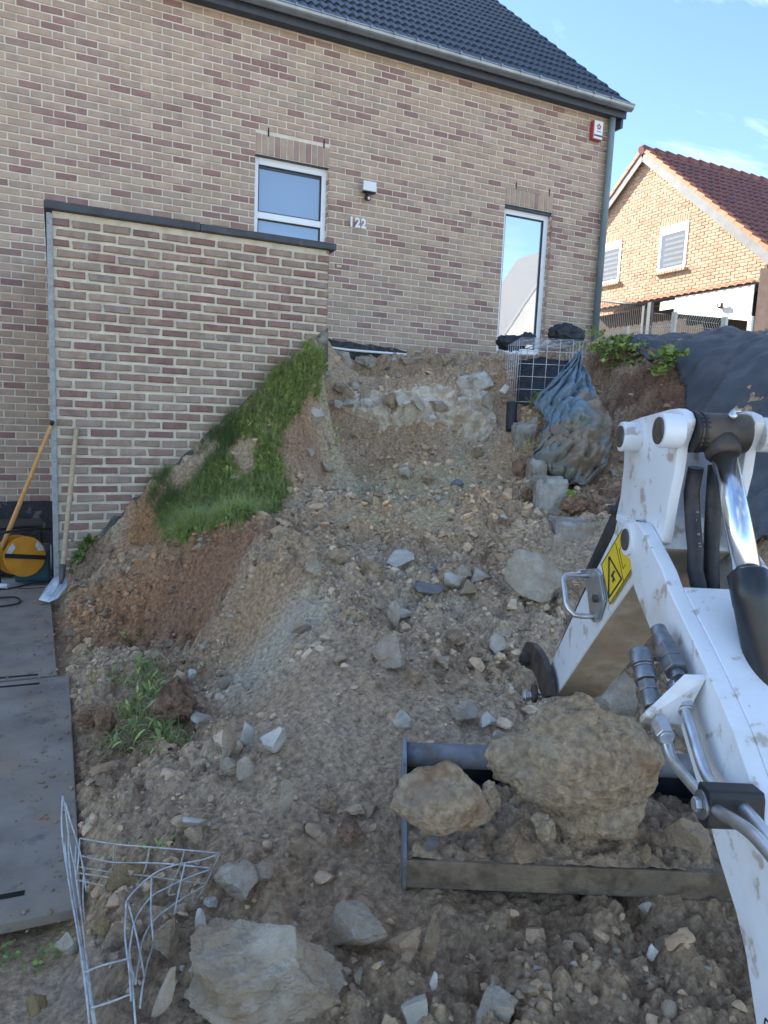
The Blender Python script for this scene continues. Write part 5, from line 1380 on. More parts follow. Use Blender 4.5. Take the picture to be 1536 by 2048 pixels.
# tiles on the slope we see
V_ = []; F_ = []; o = 0; r = 0
tpx = [(-.5, 0), (-.2, .03), (.1, .035), (.35, .0), (.5, .005)]
nrow = int((NL + .3) / .30)
for r in range(nrow):
    s0 = -.34 + r * .30
    for k in range(38):
        xc = NX - .02 + k * .235; vv = []
        for s, n in ((s0, .165), (s0 + .33, .135)):
            for a, h in tpx:
                y, z = nr_(s, n + h); vv.append((xc + .12 + a * .236, y, z))
        for a, h in tpx: y, z = nr_(s0 + .003, .135 + h); vv.append((xc + .12 + a * .236, y, z))
        V_ += vv
        for i in range(4): F_ += [[o + i, o + i + 1, o + 6 + i, o + 5 + i], [o + i + 1, o + i, o + 10 + i, o + 11 + i]]
        o += 15
tag(link('slope_tiles', mesh_np('slope_tiles', np.array(V_) - WL[nroof.name], F_, NTILE), nroof, WL[nroof.name]), kind='stuff')
for r in range(nrow + 1):       # orange verge tiles stepping up both edges
    for fn in (lambda p: p, mir):
        s0 = -.34 + r * .30
        if s0 > NL - .05: continue
        m = MB(); pts_ = [fn(nr_(s0, .10)), fn(nr_(s0, .20)), fn(nr_(min(s0 + .31, NL + .06), .165)), fn(nr_(min(s0 + .31, NL + .06), .09))]
        m.prism([(NX - .17, *p) for p in pts_], np.zeros(3), np.array([.2, 0, 0])); m.build('verge_tile', NVERGE, nroof)
for fn in (lambda p: p, mir):
    m = MB(); m.prism([(NX - .14, *fn(nr_(-.3, -.10))), (NX - .14, *fn(nr_(NL - .06, -.10))), (NX - .14, *fn(nr_(NL + .0, .10))), (NX - .14, *fn(nr_(-.3, .10)))], np.zeros(3), np.array([.03, 0, 0])); m.build('bargeboard', NGREY, nh)
for k in range(24):
    m = MB(); x = NX - .2 + k * .4; m.tube([(x, NAP[0], NAP[1] + .13), (x + .05, NAP[0], NAP[1] + .15), (x + .41, NAP[0], NAP[1] + .135)], [.10, .125, .10], 10); m.build('ridge_tile', NTILE, nroof)
# carport: tiled lean-to against the gable with a white clad end
CX = 13.0
cpw = empty('carport', (13.4, 12, NB)); tag(cpw, 'tiled lean-to carport with white clad panel against the orange gable', 'carport')
zc0 = lambda X: 1.5 + (4.74 - 1.5) * X / 14.0
m = MB(); m.prism([(CX, 10.4, zc0(CX) - .02), (NX - .02, 10.4, zc0(CX) + .10), (NX - .02, 10.4, zc0(CX) + .16), (CX, 10.4, zc0(CX) + .03)], np.zeros(3), np.array([0, 5.2, 0])); croof = m.build('carport_roof', FASCIA, cpw)
for k in range(26):
    y = 10.42 + k * .2; m = MB(); pr = [(-.1, 0), (-.04, .025), (.03, .03), (.1, .0)]
    m.prism([(CX - .06, y + .1 + a, zc0(CX) + .03 + h) for a, h in pr] + [(CX - .06, y + .1 + a, zc0(CX) + .0 + h) for a, h in pr[::-1]], np.zeros(3), np.array([.10, 0, .042])); m.build('eave_tile', NVERGE, croof)
CLAD = pbr('white_cladding', (.74, .76, .75), .55, var=.05)
yp0, yp1 = onX(1508, 570, CX)[1], onX(1350, 595, CX)[1]
zlow = lambda y: np.interp(y, [yp0, yp1], [onX(1500, 642, CX)[2], onX(1352, 626, CX)[2]])
n = 18
for k in range(n):
    y0 = yp0 + (yp1 - yp0) * k / n; y1 = yp0 + (yp1 - yp0) * (k + 1) / n - .006
    m = MB(); m.prism([(CX + .0, y0, zlow(y0)), (CX, y1, zlow(y1)), (CX, y1, zc0(CX) - .022), (CX, y0, zc0(CX) - .022)], np.zeros(3), np.array([.03, 0, 0])); m.build('cladding_board', CLAD, cpw)
m = MB(); m.box((CX - .01, yp0 - .03, NB - .3), (CX + .1, yp0 + .05, zlow(yp0) + .1)); m.build('post', CLAD, cpw)
m = MB(); m.box((CX + .02, yp1 + .02, zc0(CX) - .26), (CX + .05, yp1 + .45, zc0(CX) - .06)); m.build('fascia_board', CLAD, cpw)
m = MB(); m.box((CX + .35, yp0 + .06, NB - .3), (CX + .4, 15.5, zc0(CX) - .1)); m.build('back_boards', pbr('shaded_brown_boards', (.022, .013, .009), .8, var=.4, vs_=4), cpw)  # carport shade painted in: brown boards coloured almost black
m = MB(); m.box((CX + .06, 10.35, NB - .3), (CX + .5, yp0 - .06, zc0(CX) + .3)); m.build('brick_pier', NBK[4], cpw)
fl = onX(1440, 612, CX - .05)
fq = empty('floodlight', fl); tag(fq, 'small black floodlight on the white carport panel', 'lamp')
m = MB(); m.box(fl + [-.08, -.10, -.03], fl + [-.02, .10, .05]); m.box(fl + [-.03, -.03, -.05], fl + [.05, .03, .0]); m.build('lamp_body', RUBBER, fq, bevel=.01)
for dy in (-.05, .04):
    m = MB(); m.box(fl + [-.086, dy - .03, -.025], fl + [-.081, dy + .03, .03]); m.build('lamp_lens', WHITEPL, fq)
# fences on the garden edge
FW = pbr('fence_white', (.62, .60, .54), .6, var=.15, vs_=8); FD = pbr('fence_dark', (.055, .065, .075), .5, var=.2)
FXP = 10.3
def fpost(px, pyt, w_, mat, X, lab, z0=2.3):
    t = onX(px, pyt, X); m = MB(); m.box((X - .03, t[1] - w_ / 2, z0), (X + .03, t[1] + w_ / 2, t[2]))
    f = tag(m.build('fence_post', mat, bevel=.004), lab, 'fence post'); return t
pA_ = fpost(1256, 653, .035, FW, FXP, 'thin white fence post nearest the downpipe')
pB_ = fpost(1350, 624, .085, FW, FXP, 'wide white fence post beside the dark gate')
pC_ = fpost(1450, 634, .095, FW, FXP, 'white fence post with dark side below the floodlight')
def mesh_panel(ya, za, yb, zb, z0, lab, mat, X, vb=True, sp=.05):
    f = empty('wire_fence', (X, (ya + yb) / 2, z0)); tag(f, lab, 'fence panel')
    n = max(3, int(abs(yb - ya) / sp)); m = MB(); hz = [.0, .10, .20, .5, .8, 1.1] if vb else [0.0, .25, .9]
    for i in range(n + 1):
        t = i / n; y = ya + (yb - ya) * t; zt = za + (zb - za) * t
        if vb: m.tube([(X, y, zt), (X - .06, y, zt - .10), (X, y, zt - .20), (X, y, z0)], .0035, 5, sm=True)
        else: m.tube([(X, y, zt), (X, y, z0)], .003, 5)
    m.build('upright_wires', mat, f)
    m = MB()
    for h in hz:
        if za - h > z0: m.tube([(X - (.06 if vb and abs(h - .1) < .01 else 0), ya, za - h), (X - (.06 if vb and abs(h - .1) < .01 else 0), yb, zb - h)], .004, 5)
    m.build('cross_wires', mat, f)
pL_ = onX(1196, 668, FXP); t2 = onX(1254, 656, FXP); mesh_panel(pL_[1], pL_[2], t2[1], t2[2], 2.3, 'wire fence panel left of the thin white post', FW, FXP)
t1 = onX(1259, 656, FXP); t2 = onX(1345, 648, FXP); mesh_panel(t1[1], t1[2], t2[1], t2[2], 2.3, 'low wire fence panel between the two white posts', FW, FXP)
t1 = onX(1355, 626, FXP); t2 = onX(1443, 636, FXP); mesh_panel(t1[1], t1[2], t2[1], t2[2], 2.3, 'tall wire fence panel in front of the white carport panel', FW, FXP)
GXP = 11.2
gt = empty('garden_gate', onX(1250, 670, GXP)); tag(gt, 'dark metal garden gate with mesh infill beside the house corner', 'gate')
a = onX(1200, 601, GXP); b = onX(1296, 612, GXP)
m = MB(); m.tube([a, b], .03, 8); m.build('top_rail', FD, gt)
for px, py, w_ in ((1290, 612, .07), (1302, 605, .09)):
    t = onX(px, py, GXP); m = MB(); m.box((GXP - .04, t[1] - w_ / 2, 2.3), (GXP + .04, t[1] + w_ / 2, t[2])); m.build('gate_post', FD, gt)
m = MB(); n = 26
for i in range(n):
    p = a + (b - a) * (i + .5) / n; m.tube([p, (p[0], p[1], 2.3)], .004, 5)
m.build('mesh_infill', FD, gt)
t1 = onX(1305, 626, GXP); t2 = onX(1347, 630, GXP)
mesh_panel(t1[1], t1[2], t2[1], t2[2], 2.3, 'dark wire fence panel right of the garden gate', FD, GXP, vb=False)
# house across the street: it shows only as the slanting reflection in the glazed door
oh = empty('opposite_house', (30, -19, 0)); tag(oh, 'pale rendered gable house mirrored in the glazed door', 'house')
m = MB(); m.prism([(21.5, -17.2, 0), (21.5, -17.2, 3.9), (26.6, -17.2, 11.4), (31.7, -17.2, 3.9), (31.7, -17.2, 0)], np.array([0, -4, 0]), np.zeros(3)); m.build('wall', pbr('pale_render', (.42, .38, .33), .9, var=.1, vs_=1), oh)
m = MB()
m.prism([(21.2, -17.0, 3.5), (26.6, -17.0, 11.44), (26.6, -17.0, 11.65), (21.05, -17.0, 3.55)], np.array([0, -4.3, 0]), np.zeros(3)); m.prism([(32.0, -17.0, 3.5), (26.602, -17.0, 11.44), (26.602, -17.0, 11.65), (32.15, -17.0, 3.55)], np.array([0, -4.3, 0]), np.zeros(3)); m.build('roof', pbr('beige_roof', (.33, .29, .25), .8), oh)

# ------------------------------------------------------------------ driveway: steel plates, tools, reel
PLATE = pbr('steel_road_plate', (.225, .19, .155), .75, .0, var=.25, vs_=5, bmp=.25, bs=30, bd=.004, patches=[((.27, .215, .155), 2.2, .46, .68, .8), ((.30, .20, .12), 6, .62, .70, .8), ((.08, .085, .09), 9, .6, .7, .6)], rvar=.12)
plates = [((-1.55, 4.095), (-.015, 6.25), 'farthest steel road plate, under the shovel blade and cable reel'), ((-1.5, 2.13), (.045, 4.075), 'nearest steel road plate, next to the uprooted weeds and bent mesh')]
for (x0, y0), (x1, y1), lab in plates:
    pe = empty('steel_plate', ((x0 + x1) / 2, (y0 + y1) / 2, 0)); tag(pe, lab, 'steel plate')
    z1 = .018 if y0 > 3 else .022; off = .02 if y0 > 3 else -.04
    m = MB(); m.prism([(x0, y0 + .03, -.012), (x1, y0 + off, -.012), (x1 - .05 * (y0 > 3), y1, -.012), (x0, y1, -.012)], np.zeros(3), np.array([0, 0, z1 + .012])); m.build('plate', PLATE, pe, bevel=.004)
    for sx, sy in ((-.20, y0 + .1 if y0 < 3 else y0 + .06), (-.19, y1 - .07)):
        m = MB(); m.tube([(sx - .1, sy, z1 + .001), (sx + .09, sy - .01, z1 + .001)], .012, 8); o = m.build('lifting_slot_shade', DARKJOINT, pe)  # flat black strip painted for the shade of a slot, plate stays uncut
        o.scale = (1, 1, 1)
        for vtx in o.data.vertices: vtx.co.z = (z1 + .0015) if vtx.co.z > z1 else (z1 - .002)
WOOD = pbr('ash_handle', (.42, .32, .20), .6, var=.2, vs_=20, patches=[((.28, .21, .14), 9, .55, .75, .5)])
ORANGEWOOD = pbr('orange_handle', (.55, .28, .09), .5, var=.12, vs_=16)
sh = empty('shovel', (0, 5.6, 0)); tag(sh, 'shovel with pale blade and grey wooden shaft leaning on the terrace wall', 'shovel')
s_t = onY(153, 856, D1 - .02); s_b = at(124, 1152, 5.32)
m = MB(); m.tube(smooth_path([s_t, s_t * .66 + s_b * .34 + [0, -.008, 0], s_t * .33 + s_b * .67 + [0, -.012, 0], s_b], 5), .0185, 12); m.build('shaft', WOOD, sh)
m = MB(); m.tube([s_b + (s_t - s_b) * .075, s_b, at(122, 1166, 5.28)], [.023, .021, .013], 12); m.build('socket', PINSTEEL, sh)
bl_px = [((122, 1150), 5.36), ((137, 1158), 5.36), ((133, 1175), 5.31), ((116, 1197), 5.24), ((98, 1205), 5.20), ((77, 1200), 5.20), ((88, 1182), 5.27), ((106, 1157), 5.34)]
m = MB(); ring_ = [at(*p, d) for p, d in bl_px]; ctr_ = at(108, 1180, 5.29) - [0, 0, .012]
ring2 = [p * .45 + ctr_ * .55 for p in ring_]; nv = len(ring_)
m.add(ring_ + ring2 + [ctr_], [(i, (i + 1) % nv, nv + (i + 1) % nv, nv + i) for i in range(nv)] + [(nv + i, nv + (i + 1) % nv, 2 * nv) for i in range(nv)])
blade = m.build('blade', pbr('shovel_blade', (.50, .53, .56), .45, .5, var=.12, vs_=25, patches=[((.25, .20, .15), 18, .58, .7, .6)]), sh, smooth_ang=50)
so = blade.modifiers.new('thickness', 'SOLIDIFY'); so.thickness = .004
m = MB(); m.tube([at(122, 1164, 5.31), at(101, 1190, 5.24)], [.009, .004], 8); m.build('rib', pbr('shovel_rib', (.5, .53, .55), .45, .5), blade)
br = empty('orange_handled_tool', at(8, 1160, 5.9)); tag(br, 'long orange handle leaning on the terrace wall corner beside the cable reel', 'tool')
h_t = onY(104, 846, D1 - .035) * [1, 1, 1]; h_b = at(2, 1100, 5.88)
m = MB(); m.tube([h_t, h_b, h_b + (h_b - h_t) * .12], [.014, .021, .021], 12); m.build('handle', ORANGEWOOD, br)
m = MB(); m.tube([h_t + (h_t - h_b) * .012, h_t + (h_b - h_t) * .012], .0155, 12); m.build('grip_cap', RUBBER, br)
ORANGE = pbr('reel_orange', (.62, .25, .02), .5, var=.12, vs_=14, patches=[((.40, .20, .05), 10, .6, .75, .5)])
rc = at(50, 1113, 5.85); rn = np.array([.42, -.9, .06]); rn /= np.linalg.norm(rn)
rl = empty('cable_reel', (rc[0], rc[1], .02)); tag(rl, 'orange cable reel with black frame standing by the terrace wall corner', 'cable reel')
for k, nm in ((0, 'flange'), (-.17, 'flange')):
    m = MB(); m.tube([rc + rn * (k - .006), rc + rn * (k + .006)], .168, 40); m.build(nm, ORANGE, rl, bevel=.003)
m = MB(); m.tube([rc - rn * .16, rc - rn * .01], .10, 24); m.build('cable_drum', RUBBER, rl)
rt = np.cross(rn, [0, 0, 1]); rt /= np.linalg.norm(rt)
m = MB(); m.box((-.165, -.012, -.018), (.165, .0, .018), R=np.stack([rt * .985 + np.array([0, 0, .17]) * 1, -rn, np.array([0, 0, 1.0])], -1), o=rc + rn * .0075); m.build('black_strap', RUBBER, rl)
for s_, t_ in ((.55, .35), (-.6, -1.9)):
    m = MB(); c0 = rc + rn * .008
    pts_ = [c0 + rt * .168 * q0 * math.cos(s_ + t_ * 0) + np.array([0, 0, .168 * q0 * math.sin(s_)]) for q0 in (.55, .9)]
    a0_ = s_ + (0 if s_ > 0 else math.pi); poly = []
    for q0, a1_ in ((.93, a0_ - .32), (.93, a0_ - .1), (.93, a0_ + .12), (.93, a0_ + .32), (.68, a0_ + .28), (.68, a0_ - .25)): poly.append(c0 - rt * .168 * q0 * math.cos(a1_) + np.array([0, 0, .168 * q0 * math.sin(a1_)]))
    m.prism(poly, np.zeros(3), rn * .001); m.build('paper_label', pbr('paper_label', (.55, .54, .50), .7, var=.2, vs_=40), rl)
m = MB()
for off in (.03, -.20):
    c0 = rc + rn * off; hw = .215
    m.tube(smooth_path([c0 + rt * hw + [0, 0, -.19], c0 + rt * hw + [0, 0, .16], c0 + rt * (hw - .05) + [0, 0, .22], c0 - rt * (hw - .05) + [0, 0, .22], c0 - rt * hw + [0, 0, .16], c0 - rt * hw + [0, 0, -.19]], 4), .011, 8)
for sg in (1, -1): m.tube([rc + rn * .03 + rt * .215 * sg + [0, 0, -.18], rc - rn * .2 + rt * .215 * sg + [0, 0, -.18]], .011, 8)
m.build('tube_frame', RUBBER, rl)
m = MB(); pa = at(105, 1135, 6.0); m.box((-.33, 6.55, -.02), (-.06, 6.85, .26)); tag(m.build('toolbox', pbr('teal_plastic', (.02, .07, .085), .5, var=.3, vs_=9), bevel=.02), 'dark teal plastic box behind the cable reel', 'box')
m = MB(); m.box((-.95, 6.9, -.02), (-.12, 7.3, .42)); tag(m.build('black_crate', MEMB, bevel=.02), 'black crate against the wall behind the cable reel', 'crate')
m = MB(); cpth = [at(60, 1168, 5.75), at(20, 1178, 5.6), at(-30, 1180, 5.5), at(-20, 1192, 5.3), at(30, 1186, 5.35), at(38, 1196, 5.2), at(5, 1206, 5.1), at(-50, 1206, 5.05)]
m.tube([np.array([p[0], p[1], .027]) for p in smooth_path(cpth, 6)], .006, 8); tag(m.build('power_cable', RUBBER), 'black power cable looped on the steel plate by the reel', 'cable')
pl_ = at(8, 1165, 5.6); m = MB(); m.tube([(pl_[0] - .05, pl_[1], .045), (pl_[0] + .03, pl_[1] - .03, .045)], .022, 10); tag(m.build('cable_plug', pbr('grey_plug', (.5, .52, .53), .5)), 'grey plug lying on the steel plate under the reel', 'plug')

rm = np.random.default_rng(77); bs_ = [rock_shape(5000 + i, 1, 5, .15, .4, .9) for i in range(8)]; V_ = []; F_ = []; C_ = []; o = 0
for _ in range(420):
    y = rm.uniform(2.0, 6.1); x = .03 - abs(rm.normal(0, .10)) if rm.uniform() < .65 else rm.uniform(-1.0, 0)
    rad = .003 + .008 * rm.uniform() ** 3; v, f = bs_[int(rm.integers(8))]; V_.append(v * rad * [1, 1, .7] + [x, y, .023 + rad * .3]); F_.append(f + o); o += len(v); C_.append(np.tile(np.array([.36, .26, .17]) * rm.uniform(.7, 1.2), (len(v), 1)))
tag(link('mud_crumbs', tri_mesh('mud_crumbs', np.concatenate(V_), np.concatenate(F_), ROCKM, np.concatenate(C_))), 'dried mud crumbs spilled over the steel road plates', 'mud', kind='stuff')

# ------------------------------------------------------------------ bent wire mesh in the foreground
wm = empty('bent_wire_mesh', (.2, 1.9, 0)); tag(wm, 'bent and muddy galvanised wire mesh sticking up beside the steel plate', 'wire mesh')
Q = lambda x, y, d: at(x / 3.413, 1560 + y / 3.413, d * (.985 - .085 * min(1, max(0, (y - 700) / 700))))
wires = [
    [(428, 105, 2.16), (421, 320, 2.10), (455, 600, 2.03), (520, 980, 1.93), (575, 1320, 1.84), (610, 1666, 1.76)],
    [(470, 275, 2.15), (468, 480, 2.09), (490, 700, 2.02), (545, 1050, 1.92), (590, 1350, 1.84), (640, 1666, 1.77)],
    [(440, 420, 2.08), (480, 760, 2.0), (540, 1100, 1.9), (600, 1560, 1.79)],
    [(520, 440, 2.18), (515, 620, 2.1), (560, 950, 1.99), (610, 1380, 1.87), (655, 1666, 1.79)],
    [(445, 155, 2.2), (480, 280, 2.18), (525, 420, 2.17), (560, 560, 2.16), (590, 760, 2.15)],
    [(428, 105, 2.16), (450, 230, 2.14), (475, 430, 2.12), (520, 640, 2.1)],
    [(545, 398, 2.19), (780, 437, 2.17), (1020, 458, 2.15), (1260, 478, 2.13), (1500, 500, 2.11)],
    [(540, 515, 2.18), (770, 562, 2.15), (1000, 565, 2.13), (1200, 577, 2.11), (1440, 602, 2.09)],
    [(525, 590, 2.17), (760, 630, 2.14), (1010, 655, 2.11), (1230, 688, 2.09), (1410, 708, 2.08)],
    [(515, 632, 2.16), (740, 665, 2.13), (900, 702, 2.11), (1035, 740, 2.09)],
    [(520, 680, 2.15), (610, 700, 2.14), (720, 725, 2.12)],
    [(545, 398, 2.19), (535, 560, 2.17), (520, 690, 2.15)],
    [(780, 437, 2.17), (768, 600, 2.15), (735, 650, 2.14), (715, 770, 2.13)],
    [(1020, 458, 2.15), (1000, 580, 2.13), (960, 680, 2.12), (930, 725, 2.1)],
    [(1260, 478, 2.13), (1225, 600, 2.11), (1150, 770, 2.1), (1200, 780, 2.1)],
    [(1500, 500, 2.11), (1440, 640, 2.09), (1380, 760, 2.08), (1350, 800, 2.07)],
    [(1500, 500, 2.11), (1380, 545, 2.08), (1200, 580, 2.04), (1050, 640, 2.0), (880, 800, 1.95), (860, 900, 1.92), (855, 1080, 1.88), (880, 1280, 1.83), (895, 1510, 1.78)],
    [(1440, 610, 2.09), (1300, 660, 2.06), (1150, 730, 2.02), (1030, 800, 1.98), (930, 940, 1.94), (900, 1060, 1.91), (885, 1200, 1.87), (920, 1380, 1.83)],
    [(1400, 720, 2.08), (1230, 820, 2.04), (1060, 950, 1.99), (980, 1080, 1.95), (950, 1240, 1.9), (925, 1390, 1.86)],
    [(1265, 560, 2.05), (1220, 760, 2.03), (1190, 920, 2.02)],
    [(1035, 650, 2.0), (1030, 900, 1.97), (1045, 1110, 1.94), (1010, 1240, 1.9), (975, 1400, 1.86), (955, 1560, 1.82)],
    [(875, 840, 1.95), (920, 1010, 1.92), (960, 1200, 1.88), (985, 1340, 1.86)],
    [(880, 1200, 1.86), (905, 1400, 1.82), (925, 1666, 1.76)],
    [(575, 1315, 1.84), (700, 1265, 1.84), (895, 1215, 1.85)],
    [(610, 1560, 1.79), (740, 1520, 1.79), (910, 1455, 1.81)],
    [(575, 600, 2.1), (565, 780, 2.05), (575, 960, 1.99)],
]
for i, wpth in enumerate(wires):
    m = MB(); m.tube(smooth_path([Q(*p) for p in wpth], 4), .0030 if i in (9, 10, 13, 14, 15) else .0025, 7)
    m.build('wire', pbr('mesh_wire', (.44, .45, .45), .5, .3, var=.3, vs_=40, patches=[((.30, .25, .18), 14, .52, .66, .6)]) if i not in (8, 9, 10, 12, 13, 14, 15) else pbr('muddy_wire', (.36, .32, .25), .8, var=.25, vs_=60), wm)

# ------------------------------------------------------------------ grass, weeds and leaves
LEAF = pbr('leaf', (.1, .2, .05), .6, var=.25, vs_=20, attr='col', spec=.35)
_t = LEAF.node_tree; _b = _t.nodes['Principled BSDF']; _tr = _t.nodes.new('ShaderNodeBsdfTranslucent'); _ms = _t.nodes.new('ShaderNodeMixShader'); _ms.inputs[0].default_value = .35
_t.links.new(_b.inputs['Base Color'].links[0].from_socket, _tr.inputs['Color']); _t.links.new(_b.outputs[0], _ms.inputs[1]); _t.links.new(_tr.outputs[0], _ms.inputs[2]); _t.links.new(_ms.outputs[0], _t.nodes['Material Output'].inputs['Surface'])
GC = [(.145, .205, .075), (.23, .31, .095), (.34, .42, .125), (.45, .52, .17), (.165, .23, .11), (.56, .50, .31)]


class Leaves:
    def __init__(s, seed): s.v = []; s.f = []; s.c = []; s.n = 0; s.r = np.random.default_rng(seed)
    def blade(s, p, az, ln, wd, lean, col, droop=.6, seg=3):
        d = np.array([math.cos(az), math.sin(az), 0]); sd_ = np.array([-math.sin(az), math.cos(az), 0]); pts_ = []
        for i in range(seg + 1):
            t = i / seg; a = lean + droop * t * t
            c0 = p + d * (ln * t * math.sin(a)) + np.array([0, 0, ln * t * math.cos(a)]); w_ = wd * (1 - t) ** .7 * (1 if i else .7)
            pts_ += [c0 - sd_ * w_, c0 + sd_ * w_]
        s.v += pts_; s.f += [[s.n + 2 * i, s.n + 2 * i + 1, s.n + 2 * i + 3, s.n + 2 * i + 2] for i in range(seg)]; s.c += [col] * len(pts_); s.n += len(pts_)
    def leaf(s, p, az, ln, wd, lean, col):
        d = np.array([math.cos(az) * math.sin(lean), math.sin(az) * math.sin(lean), math.cos(lean)]); sd_ = np.array([-math.sin(az), math.cos(az), 0]); up = np.cross(sd_, d)
        fr_ = [(0, .12, 0), (.3, .8, .10), (.6, 1.0, .12), (.85, .6, .05), (1.0, .02, -.06)]; k = s.n
        for t, w_, h in fr_:
            c0 = p + d * ln * t - up * ln * h; s.v += [c0 - sd_ * wd * w_ + up * wd * .25 * w_, c0, c0 + sd_ * wd * w_ + up * wd * .25 * w_]; s.c += [col, tuple(x * 1.15 for x in col), col]
        for i in range(4):
            a = k + 3 * i; s.f += [[a, a + 1, a + 4, a + 3], [a + 1, a + 2, a + 5, a + 4]]
        s.n += 15
    def tuft(s, p, n, ln, wd, cols, spread=.5, leafy=0.0):
        r = s.r
        for _ in range(n):
            c = np.array(cols[int(r.integers(len(cols)))]) * r.uniform(.75, 1.3); q0 = p + np.append(r.normal(0, .012, 2), 0)
            if r.uniform() < leafy: s.leaf(q0 + [0, 0, r.uniform(0, .03)], r.uniform(0, 6.28), ln * r.uniform(.35, .7), wd * r.uniform(3, 6), r.uniform(.4, 1.3), tuple(c))
            else: s.blade(q0, r.uniform(0, 6.28), ln * r.uniform(.5, 1.25), wd * r.uniform(.7, 1.3), r.uniform(0, spread), tuple(c), r.uniform(.3, 1.3))
    def build(s, name, label, cat, kind=None, wloc=(0, 0, 0)):
        wl_ = np.array(wloc, float)
        o = link(name, tri_mesh(name, np.array(s.v) - wl_, np.array(s.f), LEAF, np.array(s.c), smooth=True), None, wl_)
        return tag(o, label, cat, kind=kind)


def poly_xy(pxs): return np.array([hit(*p)[0][:2] for p in pxs])
bank = np.array([onY(x, y, D1 - .03)[:2] for x, y in [(262, 1000)]] + [p for p in poly_xy([(290, 1020), (330, 1060), (380, 1078), (450, 1068), (520, 1042), (560, 1010), (572, 975), (560, 930), (556, 885), (576, 835), (608, 785), (640, 745)])] + [np.array([2.22, 6.08]), np.array([.52, 6.1])])
L = Leaves(3); r = L.r
lo, hi = bank.min(0), bank.max(0)
pp = lo + (hi - lo) * r.uniform(0, 1, (34000, 2)); pp = pp[in_poly(pp[:, 0] + .10 * fbm(pp[:, 0] * 4, pp[:, 1] * 4, 90, 3), pp[:, 1] + .12 * fbm(pp[:, 0] * 4, pp[:, 1] * 4, 95, 3), bank) & (pp[:, 1] < D1 - .02)]
pp = pp[r.uniform(0, 1, len(pp)) < .72 + 1.7 * fbm(pp[:, 0] * 3.5, pp[:, 1] * 3.5, 77, 3)][:8000]
zz_ = H2(pp[:, 0], pp[:, 1]); tone = fbm(pp[:, 0] * 2.2, pp[:, 1] * 2.2, 88, 3)
for p, z, tn in zip(pp, zz_, tone):
    P = np.array([p[0], p[1], z - .01]); near_wall = p[1] > 5.82 and p[0] < 1.4; k = r.uniform()
    if near_wall: L.tuft(P, 7, .17, .0016, [GC[0], GC[1], GC[4]], .6)
    elif k < .50: L.tuft(P, 7, .19 if tn > 0 else .13, .0022, GC[2:4] if tn > -.05 else GC[1:4], .9)
    elif k < .84: L.tuft(P, 5, .11, .0032, GC[2:4] + [(.20, .33, .07)] if tn > 0 else GC[1:4], 1.0, .75)
    else: L.tuft(P, 6, .24, .0013, [GC[5], (.40, .36, .22), GC[3]], 1.2)
L.build('grass', 'lush green grass and weeds on the bank below the terrace wall', 'grass', kind='stuff')


def weed(name, label, spots, n, ln, wd, cols, leafy, spread=.8, seed=1, cat='weed', rad=.06, dep=None):
    L = Leaves(seed); base = None
    for (px, py, k) in spots:
        P = hit(px, py)[0] if dep is None else at(px, py, dep)
        if base is None: base = P
        for _ in range(max(1, int(n * k))):
            q0 = P + np.append(L.r.normal(0, rad, 2), 0)
            if dep is None: q0[2] = float(H2(q0[:1], q0[1:2])[0])
            else: q0[2] += L.r.uniform(-rad, rad) * .8
            L.tuft(q0, 6, ln, wd, cols, spread, leafy)
    return L.build(name, label, cat, wloc=base)


weed('uprooted_weeds', 'uprooted green weeds with long pale leaves beside the big round brown clod', [(285, 1370, 1), (300, 1400, 1.2), (270, 1430, 1.2), (310, 1460, 1), (330, 1500, 1), (250, 1480, .8), (220, 1370, .6), (300, 1350, .8)], 24, .11, .0016, [GC[1], GC[2], GC[3], (.24, .30, .12), (.30, .33, .16)], .12, 1.4, 21, rad=.05)
weed('weed_sprig', 'small green sprig in the dark earth above the uprooted weeds', [(262, 1285, 1)], 5, .07, .003, GC[1:4], .6, 1.1, 22, rad=.03)
weed('weed_sprig', 'weed tuft at the foot of the terrace wall beside the shovel', [(165, 1108, 1)], 22, .12, .004, GC[:3], .7, 1.1, 23, rad=.05)
weed('weed_sprig', 'grass sprig in the gully left of the ramp', [(662, 885, 1)], 5, .10, .002, GC[1:4], .3, 1.0, 24, rad=.05)
weed('weed_sprig', 'little green tuft under the white pipe', [(722, 735, 1), (742, 728, 1)], 5, .10, .002, GC[:3], .3, 1.0, 25, rad=.06, dep=8.7)
weed('weed_sprig', 'little green tuft among the foundation stones', [(880, 742, 1), (900, 738, .6)], 5, .10, .002, GC[:3], .3, 1.0, 26, rad=.06, dep=8.6)
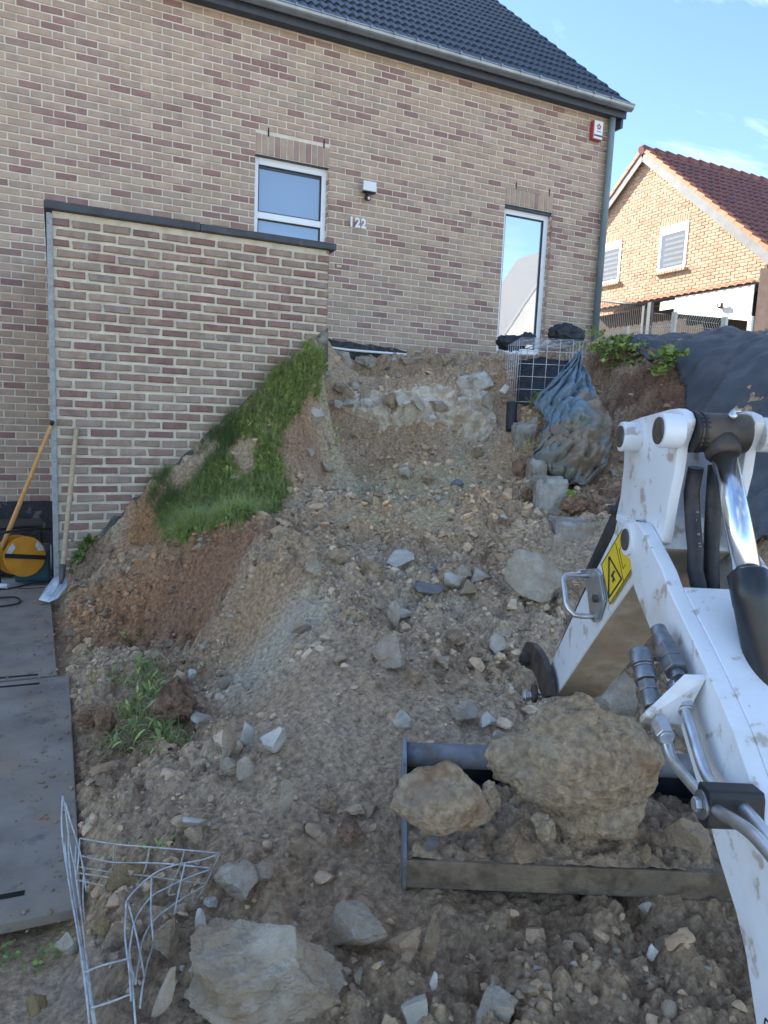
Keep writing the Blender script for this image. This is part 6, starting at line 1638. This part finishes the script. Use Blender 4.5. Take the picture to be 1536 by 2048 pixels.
weed('bank_weeds', 'leafy green weeds hanging over the earth bank by the downpipe', [(1195, 700, 1), (1215, 690, 1), (1240, 692, 1), (1262, 694, 1), (1225, 715, 1), (1245, 730, .8), (1265, 742, .8), (1285, 735, .7)], 14, .10, .0045, [GC[1], GC[2], GC[3], (.13, .19, .07)], .8, 1.2, 27, rad=.09, dep=7.2)
weed('bank_weeds', 'big leafed green plant at the edge of the black fabric', [(1335, 722, 1), (1322, 745, .8), (1345, 712, .8)], 10, .11, .007, [GC[2], GC[3], (.14, .24, .07)], .9, 1.2, 28, rad=.05, dep=6.55)
weed('weed_sprig', 'pale stemmed plant at the foot of the downpipe', [(1186, 672, 1)], 6, .26, .003, [GC[1], GC[2]], .3, .5, 29, rad=.04, dep=8.05)
weed('weed_sprig', 'dry grass tuft hanging beside the top kerb block', [(1045, 890, 1), (1040, 905, 1)], 6, .16, .002, [GC[5], (.25, .27, .12), GC[2]], .1, 1.2, 30, rad=.05, dep=6.3)
weed('weed_sprig', 'dry grass hanging over the edge below the stained kerb block', [(1062, 985, 1), (1050, 1005, 1)], 6, .14, .002, [GC[5], (.25, .27, .12)], .1, 1.2, 31, rad=.05, dep=5.5)
weed('weed_sprig', 'bright little weed between the two lower kerb blocks', [(1142, 998, 1)], 4, .08, .006, [GC[2], GC[3]], .9, 1.1, 32, rad=.03, dep=5.2)
weed('weed_sprig', 'green leaves growing on the wire basket foot', [(1070, 800, 1), (1058, 806, 1)], 5, .12, .004, GC[1:3], .6, 1.1, 34, rad=.06, dep=6.95)
weed('weed_sprig', 'two green leaves lying on the biggest concrete slab', [(515, 1985, .5)], 4, .03, .003, GC[1:3], .95, 1.2, 35, rad=.015, dep=1.66)
weed('weed_sprig', 'small weeds behind the bent wire mesh', [(320, 1710, 1), (318, 1695, .6)], 5, .035, .002, GC[1:4], .4, 1.1, 36, rad=.02)
weed('weed_sprig', 'tiny weeds on the ground at the left of the bent mesh', [(95, 1915, 1), (60, 1930, .7), (30, 1910, .6)], 5, .02, .002, GC[:3], .8, 1.2, 37, rad=.03)
